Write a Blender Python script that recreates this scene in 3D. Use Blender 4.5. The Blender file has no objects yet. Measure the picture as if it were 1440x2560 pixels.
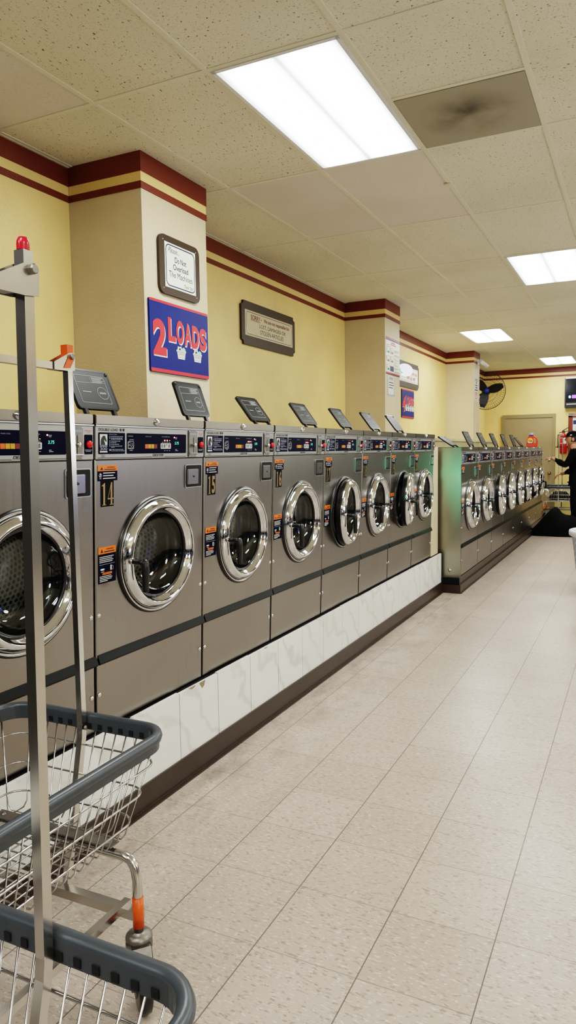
import bpy, bmesh, math, random
from mathutils import Vector, Matrix
random.seed(7)
PI = math.pi
col = bpy.context.scene.collection
CH = 2.9986                      # ceiling height

# ------------------------------------------------------------------ materials
def srgb(r, g, b):
    f = lambda c: (c/255/12.92) if c <= 10.3 else (((c/255)+0.055)/1.055)**2.4
    return (f(r), f(g), f(b), 1)

class NT:
    """thin wrapper to write node graphs compactly"""
    def __init__(s, name):
        s.m = bpy.data.materials.new(name); s.m.use_nodes = True
        s.t = s.m.node_tree; s.b = s.t.nodes['Principled BSDF']; s.out = s.t.nodes['Material Output']
    def n(s, kind, ins=None, **props):
        x = s.t.nodes.new(kind)
        for k, v in props.items(): setattr(x, k, v)
        for k, v in (ins or {}).items(): s.set(x.inputs[k], v)
        return x
    def set(s, sock, v):
        if isinstance(v, bpy.types.NodeSocket): s.t.links.new(v, sock)
        else: sock.default_value = v
    def coord(s, sc=(1, 1, 1), kind='Object'):
        c = s.n('ShaderNodeTexCoord')
        return s.n('ShaderNodeMapping', {'Vector': c.outputs[kind], 'Scale': sc}).outputs[0]
    def noise(s, vec, scale, detail=2, rough=.5):
        return s.n('ShaderNodeTexNoise', {'Vector': vec, 'Scale': scale, 'Detail': detail, 'Roughness': rough}).outputs['Fac']
    def ramp(s, fac, a, b, ca=(0, 0, 0, 1), cb=(1, 1, 1, 1)):
        r = s.n('ShaderNodeValToRGB', {'Fac': fac})
        e = r.color_ramp.elements
        e[0].position, e[1].position = a, b; e[0].color, e[1].color = ca, cb
        return r.outputs[0]
    def mix(s, fac, a, b, mode='MIX'):
        x = s.n('ShaderNodeMixRGB', blend_type=mode)
        s.set(x.inputs[0], fac); s.set(x.inputs[1], a); s.set(x.inputs[2], b)
        return x.outputs[0]
    def math(s, op, a, b=0.0, c=0.0):
        x = s.n('ShaderNodeMath', operation=op)
        s.set(x.inputs[0], a); s.set(x.inputs[1], b); s.set(x.inputs[2], c)
        return x.outputs[0]
    def bump(s, h, strength, dist=.01):
        s.set(s.b.inputs['Normal'], s.n('ShaderNodeBump', {'Height': h, 'Strength': strength, 'Distance': dist}).outputs[0])
    def p(s, **kw):
        names = dict(color='Base Color', rough='Roughness', metal='Metallic', spec='Specular IOR Level', emit='Emission Color', estr='Emission Strength', coat='Coat Weight', aniso='Anisotropic')
        for k, v in kw.items(): s.set(s.b.inputs[names[k]], v)
        return s.m

def plain(name, c, rough=.5, metal=0, var=.06, scale=30, **kw):
    """a painted/plastic/metal surface with a faint mottling so that it is not dead flat"""
    g = NT(name); v = g.coord()
    n = g.noise(v, scale, 3)
    dark = tuple(max(0, x*(1-var)) for x in c[:3])+(1,); lite = tuple(min(1, x*(1+var)) for x in c[:3])+(1,)
    return g.p(color=g.mix(n, dark, lite), rough=rough, metal=metal, **kw)

def glow(name, c, strength):
    g = NT(name); return g.p(color=(0, 0, 0, 1), emit=c, estr=strength, rough=.4)

def wallpaint(name, c, rough=.55):
    g = NT(name); v = g.coord()
    n = g.noise(v, 3, 4); s = g.noise(v, 90, 3)
    cc = g.mix(g.ramp(n, .3, .75), c, tuple(x*.86 for x in c[:3])+(1,))
    g.bump(g.math('ADD', s, g.math('MULTIPLY', g.noise(v, 12, 3), 1.2)), .22, .01)
    return g.p(color=cc, rough=rough)

def steel(name, c, rough, streak):
    g = NT(name); v = g.coord(streak)
    n = g.noise(v, 1.0, 3, .6); w = g.noise(g.coord((1.3, 1.3, 1.3)), 3, 2)
    r = g.math('ADD', g.math('MULTIPLY', n, .10), rough-.05)
    cc = g.mix(n, tuple(x*.93 for x in c[:3])+(1,), c)
    cc = g.mix(g.ramp(w, .3, .7), cc, g.mix(.10, cc, (.20, .15, .11, 1)))
    g.bump(n, .008, .001)
    return g.p(color=cc, rough=g.math('ADD', r, g.math('MULTIPLY', w, .05)), metal=1)

M = {}
M['wall'] = wallpaint('yellow_wall_paint', srgb(231, 203, 136), .42)
M['pillar'] = wallpaint('cream_pillar_paint', srgb(206, 190, 158), .45)
M['maroon'] = wallpaint('maroon_trim_paint', srgb(112, 44, 26), .45)
M['ledge'] = wallpaint('pale_cream_paint', srgb(206, 196, 150), .5)
M['far_dark'] = wallpaint('grey_unseen_side', srgb(104, 99, 92), .45)  # unseen side of the room, grey picked for its reflections
M['reflect_dark'] = wallpaint('reflected_dark_paint', srgb(44, 41, 39), .6)  # only on the unseen blocks that darken reflections
M['night_glass'] = plain('dark_shop_window', (.010, .014, .035, 1), .15)
M['door_paint'] = wallpaint('taupe_door_paint', srgb(150, 132, 98), .5)
M['frame_paint'] = wallpaint('olive_frame_paint', srgb(140, 126, 90), .45)
M['steel'] = steel('brushed_stainless', srgb(148, 143, 137), .27, (160, 160, 4))
M['steel_side'] = steel('brushed_side_panel', srgb(176, 174, 160), .30, (30, 30, 2))
M['steel_lid'] = steel('brushed_top_cover', srgb(134, 126, 115), .30, (40, 1.2, 40))
M['panel'] = plain('silver_control_panel', srgb(158, 156, 152), .38, .55, .03, 200)
M['chrome'] = plain('polished_chrome', (.70, .71, .73, 1), .05, 1, .01)
M['chrome2'] = plain('worn_chrome_tube', (.60, .58, .55, 1), .19, 1, .10, 22)
M['wire'] = plain('bright_wire', (.5, .48, .46, 1), .2, 1, .08, 40)
M['rust'] = plain('grimy_steel', (.22, .20, .175, 1), .42, .9, .35, 45)
M['black'] = plain('black_plastic', (.012, .012, .013, 1), .32)
M['plate'] = plain('matt_black_plate', (.004, .004, .004, 1), .6, spec=.1)
M['rubber'] = plain('black_rubber_boot', (.007, .007, .008, 1), .28)
M['gap'] = plain('dark_gap', (.004, .004, .004, 1), .8)
M['trimblack'] = plain('black_trim_strip', (.006, .007, .007, 1), .38, spec=.2)
M['navy'] = plain('navy_overlay', (.0010, .0012, .016, 1), .4, 0, .08, 90, spec=.06)
M['navysticker'] = plain('navy_sticker', (.0016, .0022, .018, 1), .5, spec=.08)
M['orange'] = plain('orange_sticker', srgb(236, 112, 26), .45)
M['white_ink'] = plain('white_ink', srgb(214, 214, 210), .5)
M['grey_ink'] = plain('grey_ink', srgb(135, 140, 160), .5)
M['black_ink'] = plain('black_ink', srgb(26, 24, 24), .5)
M['red_ink'] = plain('red_ink', srgb(196, 48, 40), .45)
M['redknob'] = plain('red_push_button', srgb(200, 22, 20), .25)
M['gold'] = plain('gold_numeral', srgb(168, 140, 100), .3, .7)
M['yellow_btn'] = plain('yellow_button', srgb(190, 140, 34), .45)
M['orange_btn'] = plain('orange_button', srgb(214, 92, 34), .45)
M['dkred_btn'] = plain('dark_red_button', srgb(110, 18, 20), .45)
M['led_red'] = glow('red_led', (1, .10, .08, 1), 5)
M['led_green'] = glow('green_digits', (.08, .75, .45, 1), .8)
M['lidplastic'] = plain('smoky_lid_plastic', srgb(34, 37, 39), .42, 0, .2, 25, spec=.35)
M['lidmark'] = plain('lid_embossing', srgb(150, 156, 154), .5)
M['baseboard'] = plain('dark_brown_baseboard', srgb(52, 40, 32), .35, 0, .12, 14)
M['rimgrey'] = plain('slate_bumper_plastic', srgb(60, 65, 70), .34, 0, .1, 18)
M['rimdark'] = plain('bumper_notch', srgb(16, 18, 22), .6)
M['ortape'] = plain('orange_tape', srgb(214, 84, 22), .35, 0, .25, 60)
M['redcap'] = plain('red_plastic_cap', srgb(190, 30, 44), .2)
M['greentape'] = plain('green_tape', srgb(10, 150, 100), .4)
M['signbrown'] = plain('brown_sign_board', srgb(52, 37, 22), .45, 0, .12, 8)
M['signcream'] = plain('cream_sign_face', srgb(232, 238, 214), .4, 0, .02)
M['signtan'] = plain('tan_sign_face', srgb(196, 184, 150), .4, 0, .04)
M['signwhite'] = plain('white_sign_face', srgb(222, 220, 212), .35, 0, .03)
M['signblue'] = plain('royal_blue_sign', srgb(3, 26, 104), .4, 0, .05, spec=.2)
M['signred'] = plain('red_sign_letter', srgb(204, 16, 28), .4, 0, .03)
M['mint'] = plain('mint_cloth_print', srgb(150, 214, 172), .5)
M['navy_ink'] = plain('navy_ink', srgb(24, 36, 84), .45)
M['maroon_ink'] = plain('maroon_ink', srgb(112, 30, 34), .45)
M['green_ink'] = plain('green_ink', srgb(30, 110, 70), .45)
M['whiteplastic'] = plain('white_plastic', srgb(226, 228, 232), .35, 0, .03)
M['fanblade'] = plain('fan_blade', (.008, .008, .012, 1), .3)
M['fanhub'] = plain('blue_fan_hub', srgb(28, 44, 150), .35)
M['fancage'] = plain('fan_cage_wire', (.03, .03, .03, 1), .45, .3)
M['tvscreen'] = plain('dark_tv_screen', (.004, .006, .012, 1), .12)
M['screen_cyan'] = glow('screen_cyan', (.45, .85, .95, 1), 1.0)
M['glareglow'] = glow('glare_emission', (.90, .95, 1, 1), .55)  # emission puts the glare brightness into the material
M['screen_violet'] = glow('screen_violet', (.35, .10, .85, 1), 1.0)
M['silver'] = plain('silver_trim', (.45, .45, .47, 1), .3, .8)
M['extred'] = plain('extinguisher_red', srgb(196, 8, 12), .25)
M['jugorange'] = plain('orange_jug', srgb(232, 62, 20), .3)
M['jugyellow'] = plain('yellow_jug_label', srgb(246, 190, 90), .4)
M['capblue'] = plain('blue_jug_cap', srgb(50, 60, 150), .3)
M['capclear'] = plain('pale_measuring_cap', srgb(170, 180, 200), .25)
M['skin'] = plain('skin', srgb(176, 128, 100), .5, 0, .08, 40)
M['hair'] = plain('black_hair', (.01, .009, .008, 1), .6)
M['eyewhite'] = plain('eye_white', (.7, .7, .68, 1), .3)
M['cloth'] = plain('black_clothing', (.003, .003, .0034, 1), .85, spec=.12)
M['capcloth'] = plain('black_cap_cloth', (.004, .004, .0045, 1), .8, spec=.15)
M['bag'] = plain('black_bag_cloth', (.0022, .0022, .0026, 1), .8, spec=.12)
M['knob'] = plain('brass_knob', (.35, .27, .16, 1), .25, 1)
M['vent'] = None

def m_marble():
    g = NT('white_marble_tile'); v = g.coord()
    w = g.noise(v, 2.2, 5, .6)
    vein = g.n('ShaderNodeTexWave', {'Vector': v, 'Scale': 2.1, 'Distortion': 9.0, 'Detail': 3.0, 'Detail Scale': 1.4}, bands_direction='DIAGONAL').outputs['Fac']
    c = g.mix(g.ramp(vein, .0, .16), srgb(206, 204, 200), srgb(232, 231, 227))
    c = g.mix(g.ramp(w, .35, .75), c, srgb(222, 221, 214))
    return g.p(color=c, rough=.22)
M['marble'] = m_marble()

def m_floor():
    g = NT('vinyl_floor_tiles'); pos = g.n('ShaderNodeNewGeometry').outputs['Position']
    s = g.n('ShaderNodeSeparateXYZ', {'Vector': pos})
    T = .3048
    tx = g.math('DIVIDE', g.math('ADD', s.outputs[0], 1.2492+T*200), T); ty = g.math('DIVIDE', g.math('ADD', s.outputs[1], -1.6732+T*200), T)
    fx, fy = g.math('FRACT', tx), g.math('FRACT', ty)
    ix, iy = g.math('FLOOR', tx), g.math('FLOOR', ty)
    idv = g.n('ShaderNodeCombineXYZ', {'X': ix, 'Y': iy}).outputs[0]
    wn = g.n('ShaderNodeTexWhiteNoise', {'Vector': idv}, noise_dimensions='3D').outputs['Value']
    # flecks, drawn out across the aisle, shifted per tile
    off = g.n('ShaderNodeCombineXYZ', {'X': g.math('MULTIPLY', wn, 37.0), 'Y': g.math('MULTIPLY', wn, 91.0)}).outputs[0]
    vv = g.n('ShaderNodeVectorMath', {0: g.n('ShaderNodeMapping', {'Vector': pos, 'Scale': (52, 135, 1), 'Rotation': (0, 0, .1)}).outputs[0], 1: off}, operation='ADD').outputs[0]
    n1 = g.noise(vv, 1.0, 2.5, .55)
    vv2 = g.n('ShaderNodeVectorMath', {0: vv, 1: (13.7, 5.1, 2.2)}, operation='ADD').outputs[0]
    n2 = g.noise(vv2, 1.1, 2, .5)
    base = g.mix(wn, srgb(170, 157, 144), srgb(179, 166, 153))
    c = g.mix(g.ramp(n1, .575, .65), base, srgb(202, 191, 178))
    c = g.mix(g.ramp(n2, .575, .68), c, srgb(142, 128, 115))
    big = g.noise(g.n('ShaderNodeMapping', {'Vector': pos, 'Scale': (1, .6, 1)}).outputs[0], 2.1, 4, .6)
    c = g.mix(g.ramp(big, .45, .8, (0, 0, 0, 1), (.38, .38, .38, 1)), c, srgb(150, 132, 112))
    # scuffed dirt that gathers against the base of the machines
    d = g.ramp(g.math('ABSOLUTE', g.math('ADD', s.outputs[0], 1.60)), .02, .42, (1, 1, 1, 1), (0, 0, 0, 1))
    dn = g.ramp(g.noise(g.n('ShaderNodeMapping', {'Vector': pos, 'Scale': (9, 4, 1)}).outputs[0], 1.0, 5, .65), .42, .72)
    c = g.mix(g.math('MULTIPLY', g.math('MULTIPLY', d, dn), .6), c, srgb(96, 82, 70))
    spot = g.ramp(g.noise(g.n('ShaderNodeMapping', {'Vector': pos, 'Scale': (7, 7, 1)}).outputs[0], 1.0, 2, .4), .785, .80)
    c = g.mix(g.math('MULTIPLY', spot, .75), c, srgb(60, 48, 40))
    def line(f, w): return g.math('LESS_THAN', g.math('MINIMUM', f, g.math('SUBTRACT', 1.0, f)), w)
    ln = g.math('MAXIMUM', g.math('MULTIPLY', line(fx, .0055), .85), g.math('MULTIPLY', line(fy, .0048), .5))
    c = g.mix(ln, c, srgb(70, 58, 50))
    rr = g.math('ADD', g.math('MULTIPLY', big, .22), .22)
    g.bump(big, .05, .004)
    return g.p(color=c, rough=rr, spec=.42)
M['floor'] = m_floor()

def m_ceiling(name, base, dark, worm, amt):
    g = NT(name); v = g.n('ShaderNodeNewGeometry').outputs['Position']
    a = g.n('ShaderNodeMapping', {'Vector': v, 'Scale': worm}).outputs[0]
    n = g.noise(a, 1.0, 2.5, .55); m = g.noise(v, 150, 2)
    c = g.mix(g.math('MULTIPLY', g.ramp(n, .64, .70), amt), base, dark)
    c = g.mix(g.ramp(m, .62, .7, (0, 0, 0, 1), (.5*amt, .5*amt, .5*amt, 1)), c, dark)
    st = g.noise(v, 1.3, 3)
    c = g.mix(g.ramp(st, .4, .8, (0, 0, 0, 1), (.25, .25, .25, 1)), c, srgb(168, 154, 118))
    g.bump(g.math('SUBTRACT', 1.0, g.ramp(n, .6, .72)), .5, .006)
    return g.p(color=c, rough=.9, spec=.1)
M['ceil'] = m_ceiling('old_ceiling_tile', srgb(226, 222, 206), srgb(104, 98, 76), (70, 85, 1), .95)
M['ceil2'] = m_ceiling('fissured_ceiling_tile', srgb(224, 219, 200), srgb(98, 90, 66), (95, 40, 1), 1.0)
M['ceilnew'] = m_ceiling('new_ceiling_tile', srgb(224, 217, 210), srgb(168, 158, 148), (110, 110, 1), .5)
M['tbar'] = plain('ceiling_grid_paint', srgb(220, 216, 198), .5, 0, .05)

def m_vent():
    g = NT('perforated_vent'); v = g.coord()
    vo = g.n('ShaderNodeTexVoronoi', {'Vector': v, 'Scale': 95.0, 'Randomness': 0.0}).outputs['Distance']
    hole = g.ramp(vo, .30, .42, (1, 1, 1, 1), (0, 0, 0, 1))
    n = g.noise(v, 4, 4)
    s = g.n('ShaderNodeSeparateXYZ', {'Vector': v})
    r = g.math('POWER', g.math('ADD', g.math('POWER', s.outputs[0], 2.0), g.math('POWER', s.outputs[1], 2.0)), .5)
    soot = g.math('MULTIPLY', g.ramp(r, .02, .26, (1, 1, 1, 1), (0, 0, 0, 1)), g.ramp(n, .35, .65))
    base = g.mix(soot, srgb(158, 153, 136), srgb(58, 53, 44))
    return g.p(color=g.mix(hole, base, srgb(58, 50, 36)), rough=.6)
M['vent'] = m_vent()

def m_diffuser():
    """prismatic lens over two fluorescent tubes: brighter along each tube"""
    g = NT('light_diffuser'); s = g.n('ShaderNodeSeparateXYZ', {'Vector': g.coord()})
    x = g.math('ABSOLUTE', s.outputs[0])
    d = g.math('ABSOLUTE', g.math('SUBTRACT', x, .135))
    t = g.ramp(d, .02, .13, (1, 1, 1, 1), (.05, .05, .05, 1))
    y = g.ramp(g.math('ABSOLUTE', s.outputs[1]), .46, .60, (1, 1, 1, 1), (.55, .55, .55, 1))
    k = g.math('MULTIPLY', t, y)
    return g.p(color=(.8, .8, .8, 1), rough=.4, emit=g.mix(k, (.80, .93, 1.0, 1), (1.0, .98, .93, 1)), estr=g.math('MULTIPLY', k, LIGHT))
LIGHT = 13.0
M['diffuser'] = m_diffuser()

def m_perf():
    g = NT('perforated_drum'); v = g.n('ShaderNodeTexCoord').outputs['UV']
    v = g.n('ShaderNodeMapping', {'Vector': v, 'Scale': (64, 22, 1)}).outputs[0]
    s = g.n('ShaderNodeSeparateXYZ', {'Vector': v})
    row = g.math('FLOOR', s.outputs[1])
    xx = g.math('FRACT', g.math('ADD', s.outputs[0], g.math('MULTIPLY', g.math('MODULO', row, 2.0), .5)))
    dx = g.math('MULTIPLY', g.math('SUBTRACT', xx, .5), 1.0); dy = g.math('SUBTRACT', g.math('FRACT', s.outputs[1]), .5)
    r = g.math('POWER', g.math('ADD', g.math('MULTIPLY', dx, dx), g.math('MULTIPLY', dy, dy)), .5)
    hole = g.math('LESS_THAN', r, .34)
    return g.p(color=g.mix(hole, (.85, .83, .78, 1), (.004, .004, .004, 1)), metal=g.math('MULTIPLY', g.math('SUBTRACT', 1.0, hole), .6), rough=.45)
M['perf'] = m_perf()

def m_glass():
    g = NT('door_glass'); lw = g.n('ShaderNodeLayerWeight', {'Blend': .25}).outputs['Fresnel']
    tr = g.n('ShaderNodeBsdfTransparent', {'Color': (.72, .76, .75, 1)}).outputs[0]
    gl = g.n('ShaderNodeBsdfGlossy', {'Color': (.9, .92, .92, 1), 'Roughness': .03}).outputs[0]
    mx = g.n('ShaderNodeMixShader', {0: g.math('MINIMUM', g.math('ADD', g.math('MULTIPLY', lw, .8), .05), .6), 1: tr, 2: gl})
    g.t.links.new(mx.outputs[0], g.out.inputs[0]); return g.m
M['glass'] = m_glass()

def m_weave():
    g = NT('white_woven_plastic'); s = g.n('ShaderNodeSeparateXYZ', {'Vector': g.coord()})
    a = g.math('ARCTAN2', s.outputs[1], s.outputs[0])
    u = g.math('MULTIPLY', a, 11.0); v = g.math('MULTIPLY', s.outputs[2], 36.0)
    k = g.math('MULTIPLY', g.math('SINE', g.math('MULTIPLY', u, 2.0)), g.math('SINE', g.math('MULTIPLY', v, 3.14)))
    g.bump(k, .5, .004)
    return g.p(color=g.mix(g.ramp(k, .0, .8), srgb(176, 182, 196), srgb(208, 212, 222)), rough=.4)
M['weave'] = m_weave()

# ------------------------------------------------------------------ mesh builder
_fontcache = {}
def glyphs(txt, shear=0.0, bold=0.0, spacing=1.0):
    key = (txt, shear, bold, spacing)
    if key not in _fontcache:
        cu = bpy.data.curves.new('letters', 'FONT'); cu.body = txt; cu.size = 1; cu.shear = shear; cu.offset = bold
        cu.space_character = spacing; cu.resolution_u = 3 if len(txt) > 14 else 6
        o = bpy.data.objects.new('letters', cu); col.objects.link(o)
        dg = bpy.context.evaluated_depsgraph_get(); dg.update()
        me = bpy.data.meshes.new_from_object(o.evaluated_get(dg))
        vs = [v.co.copy() for v in me.vertices]; fs = [tuple(p.vertices) for p in me.polygons]
        bpy.data.objects.remove(o); bpy.data.curves.remove(cu); bpy.data.meshes.remove(me)
        _fontcache[key] = (vs, fs)
    return _fontcache[key]

class MB:
    def __init__(s): s.v = []; s.f = []; s.mi = []; s.sm = []; s.uv = {}
    def _add(s, vs, fs, mi=0, smooth=False):
        b = len(s.v); s.v += [tuple(v) for v in vs]
        for f in fs: s.f.append(tuple(i+b for i in f)); s.mi.append(mi); s.sm.append(smooth)
        return b
    def box(s, lo, hi, mi=0, bev=0.0):
        if bev <= 0:
            x0, y0, z0 = lo; x1, y1, z1 = hi
            vs = [(x0,y0,z0),(x1,y0,z0),(x1,y1,z0),(x0,y1,z0),(x0,y0,z1),(x1,y0,z1),(x1,y1,z1),(x0,y1,z1)]
            s._add(vs, [(0,3,2,1),(4,5,6,7),(0,1,5,4),(1,2,6,5),(2,3,7,6),(3,0,4,7)], mi)
        else:
            bm = bmesh.new(); bmesh.ops.create_cube(bm, size=1)
            for v in bm.verts: v.co = Vector([(lo[k]+hi[k])/2+v.co[k]*(hi[k]-lo[k]) for k in range(3)])
            bmesh.ops.bevel(bm, geom=bm.edges[:], offset=bev, segments=2, affect='EDGES', clamp_overlap=True)
            s.bm(bm, mi)
        return s
    def bm(s, bm, mi=0, smooth=False, mat=None):
        bm.verts.index_update()
        vs = [(mat @ v.co if mat else v.co.copy()) for v in bm.verts]
        s._add(vs, [tuple(v.index for v in f.verts) for f in bm.faces], mi, smooth); bm.free(); return s
    def lathe(s, prof, origin=(0,0,0), axis='z', n=32, mi=0, smooth=True, sy=1.0, closed=False, arc=None):
        """prof: list of (radius, height along axis); mi may be a list per profile segment"""
        ox, oy, oz = origin; vs = []; k = len(prof); uvs = []
        for i in range(n):
            a = 2*PI*i/n; c, d = math.cos(a), math.sin(a)
            for (r, h) in prof:
                if axis == 'z': vs.append((ox+r*c, oy+r*d*sy, oz+h))
                elif axis == 'x': vs.append((ox+h, oy+r*c*sy, oz+r*d))
                else: vs.append((ox+r*c, oy+h, oz+r*d*sy))
        b = len(s.v); s.v += vs
        rng = k if closed else k-1
        for i in range(n):
            j = (i+1) % n
            for q in range(rng):
                q2 = (q+1) % k
                f = [b+i*k+q, b+j*k+q, b+j*k+q2, b+i*k+q2]
                if axis == 'y': f.reverse()
                if prof[q][0] < 1e-6: f = [f[0], f[2], f[3]] if axis != 'y' else [x for x in f if x != b+j*k+q]
                elif prof[q2][0] < 1e-6: f = [x for x in f if x != b+j*k+q2]
                s.uv[len(s.f)] = [((i if (x-b)//k == i else i+1)/n, ((x-b) % k)/(k-1)) for x in f]
                s.f.append(tuple(f)); s.mi.append(mi[q] if isinstance(mi, (list, tuple)) else mi); s.sm.append(smooth)
        return s
    def tube(s, pts, r, n=8, mi=0, closed=False, smooth=True, square=False, up=None):
        pts = [Vector(p) for p in pts]; N = len(pts); rs = r if isinstance(r, (list, tuple)) else [r]*N
        b = len(s.v); prev = None
        if square: n = 4
        for i, p in enumerate(pts):
            if closed: t = (pts[(i+1) % N]-pts[i-1])
            else: t = pts[min(i+1, N-1)]-pts[max(i-1, 0)]
            t.normalize()
            u = Vector(up) if up else (prev or (Vector((0,0,1)) if abs(t.z) < .9 else Vector((0,1,0))))
            u = (u - t*u.dot(t)); u.normalize(); w = t.cross(u); prev = u
            for k in range(n):
                a = 2*PI*k/n + (PI/4 if square else 0); q = rs[i]*(math.sqrt(2) if square else 1)
                s.v.append(tuple(p+u*math.cos(a)*q+w*math.sin(a)*q))
        L = N if closed else N-1
        for i in range(L):
            j = (i+1) % N
            for k in range(n):
                k2 = (k+1) % n
                s.f.append((b+i*n+k, b+i*n+k2, b+j*n+k2, b+j*n+k)); s.mi.append(mi); s.sm.append(smooth and not square)
        if not closed:
            s.f.append(tuple(b+k for k in reversed(range(n)))); s.mi.append(mi); s.sm.append(False)
            s.f.append(tuple(b+(N-1)*n+k for k in range(n))); s.mi.append(mi); s.sm.append(False)
        return s
    def poly(s, pts, O, U, V, mi=0, thick=0.0):
        """flat polygon in the plane O + a U + b V; thick extrudes backwards"""
        O, U, V = Vector(O), Vector(U), Vector(V); N = U.cross(V).normalized(); n = len(pts)
        vs = [O+U*a+V*b for a, b in pts]
        if thick <= 0: s._add(vs, [tuple(range(n))], mi)
        else:
            vs += [v-N*thick for v in vs]
            s._add(vs, [tuple(range(n)), tuple(range(2*n-1, n-1, -1))]+[(i, i+n, (i+1) % n+n, (i+1) % n) for i in range(n)], mi)
        return s
    def rect(s, a0, b0, a1, b1, O, U, V, mi=0, thick=0.0, r=0.0):
        return s.poly(rrect(a0, b0, a1, b1, r), O, U, V, mi, thick)
    def outline(s, pts, w, O, U, V, mi=0, closed=True):
        n = len(pts); q = []
        for i in range(n):
            p0 = Vector(pts[i-1]) if (closed or i > 0) else Vector(pts[i]); p1 = Vector(pts[(i+1) % n]) if (closed or i < n-1) else Vector(pts[i])
            d = (p1-p0); d = d.normalized() if d.length > 1e-9 else Vector((1, 0)); nn = Vector((-d.y, d.x))
            q.append((Vector(pts[i])+nn*w/2, Vector(pts[i])-nn*w/2))
        O, U, V = Vector(O), Vector(U), Vector(V)
        for i in range(n if closed else n-1):
            j = (i+1) % n
            s._add([O+U*a.x+V*a.y for a in (q[i][0], q[i][1], q[j][1], q[j][0])], [(0, 1, 2, 3)], mi)
        return s
    def text(s, txt, a, b, size, O, U, V, mi=0, align='l', width=None, height=None, shear=0, bold=0, rot=0.0, spacing=1.0):
        vs, fs = glyphs(txt, shear, bold, spacing)
        if not vs: return s
        x0 = min(v.x for v in vs); x1 = max(v.x for v in vs); y0 = min(v.y for v in vs); y1 = max(v.y for v in vs)
        sx = sy = size
        if height: sy = height/max(1e-6, (y1-y0)); sx = sy
        if width: sx = width/max(1e-6, (x1-x0))
        ox = {'l': x0, 'c': (x0+x1)/2, 'r': x1}[align]
        O, U, V = Vector(O), Vector(U), Vector(V); c, d = math.cos(rot), math.sin(rot); out = []
        for v in vs:
            p, q = (v.x-ox)*sx, (v.y-(y0 if height else 0))*sy
            out.append(O+U*(a+p*c-q*d)+V*(b+p*d+q*c))
        s._add(out, fs, mi); return s
    def build(s, name, mats, parent=None, loc=None, rot=None, auto=None):
        me = bpy.data.meshes.new(name); me.from_pydata(s.v, [], s.f)
        for m in (mats if isinstance(mats, (list, tuple)) else [mats]): me.materials.append(M[m])
        me.polygons.foreach_set('material_index', s.mi); me.polygons.foreach_set('use_smooth', s.sm)
        if s.uv:
            lay = me.uv_layers.new(name='uv')
            for fi, uvs in s.uv.items():
                p = me.polygons[fi]
                for li, uv in zip(p.loop_indices, uvs): lay.data[li].uv = uv
        me.validate(); me.update()
        o = bpy.data.objects.new(name, me); col.objects.link(o)
        if loc is not None: o.location = loc
        if rot is not None: o.rotation_euler = rot
        if parent is not None: o.parent = parent
        return o

def rrect(a0, b0, a1, b1, r=0.0, n=4):
    if r <= 0: return [(a0, b0), (a1, b0), (a1, b1), (a0, b1)]
    out = []
    for cx, cy, st in ((a1-r, b0+r, -90), (a1-r, b1-r, 0), (a0+r, b1-r, 90), (a0+r, b0+r, 180)):
        for k in range(n+1):
            t = math.radians(st+90*k/n); out.append((cx+r*math.cos(t), cy+r*math.sin(t)))
    return out
def ellipse(cx, cy, rx, ry, n=24): return [(cx+rx*math.cos(2*PI*k/n), cy+ry*math.sin(2*PI*k/n)) for k in range(n)]

def tag(o, label=None, cat=None, group=None, kind=None):
    if label: o['label'] = label
    if cat: o['category'] = cat
    if group: o['group'] = group
    if kind: o['kind'] = kind
    return o
def thing(name, label, cat, loc=(0,0,0), rot=(0,0,0), group=None):
    o = bpy.data.objects.new(name, None); col.objects.link(o); o.empty_display_size = .1
    o.location = loc; o.rotation_euler = rot
    return tag(o, label, cat, group)
def struct(name, mb, mats, label=None):
    return tag(mb.build(name, mats), label, None, None, 'structure')
def dup(o, parent=None):
    c = o.copy(); col.objects.link(c)
    if parent is not None: c.parent = parent
    for ch in list(o.children): dup(ch, c)
    return c
def child(root, name): return next(c for c in root.children if c.name.split('.')[0] == name)

YZ = dict(U=(0,1,0), V=(0,0,1))      # faces looking into the aisle (+X)
XZ = dict(U=(1,0,0), V=(0,0,1))      # faces looking to the front (-Y)

# ------------------------------------------------------------------ camera
def make_camera():
    yaw, pitch, roll = -.454899606, -.0832266844, -.0151201864
    cy, sy, cp, sp = math.cos(yaw), math.sin(yaw), math.cos(pitch), math.sin(pitch)
    f = Vector((sy*cp, cy*cp, sp)); r = Vector((cy, -sy, 0)); u = r.cross(f)
    cr, sr = math.cos(roll), math.sin(roll)
    R, U = r*cr+u*sr, u*cr-r*sr
    cam = bpy.data.cameras.new('camera'); o = bpy.data.objects.new('camera', cam); col.objects.link(o)
    m = Matrix.Identity(4)
    for i in range(3): m[i][0], m[i][1], m[i][2] = R[i], U[i], -f[i]
    m[0][3], m[1][3], m[2][3] = 0, 0, 1.38584
    o.matrix_world = m
    cam.sensor_fit = 'VERTICAL'; cam.sensor_height = 36; cam.lens = 1794.287*36/2560
    cam.clip_start = .02; cam.clip_end = 60
    bpy.context.scene.camera = o
make_camera()

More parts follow.
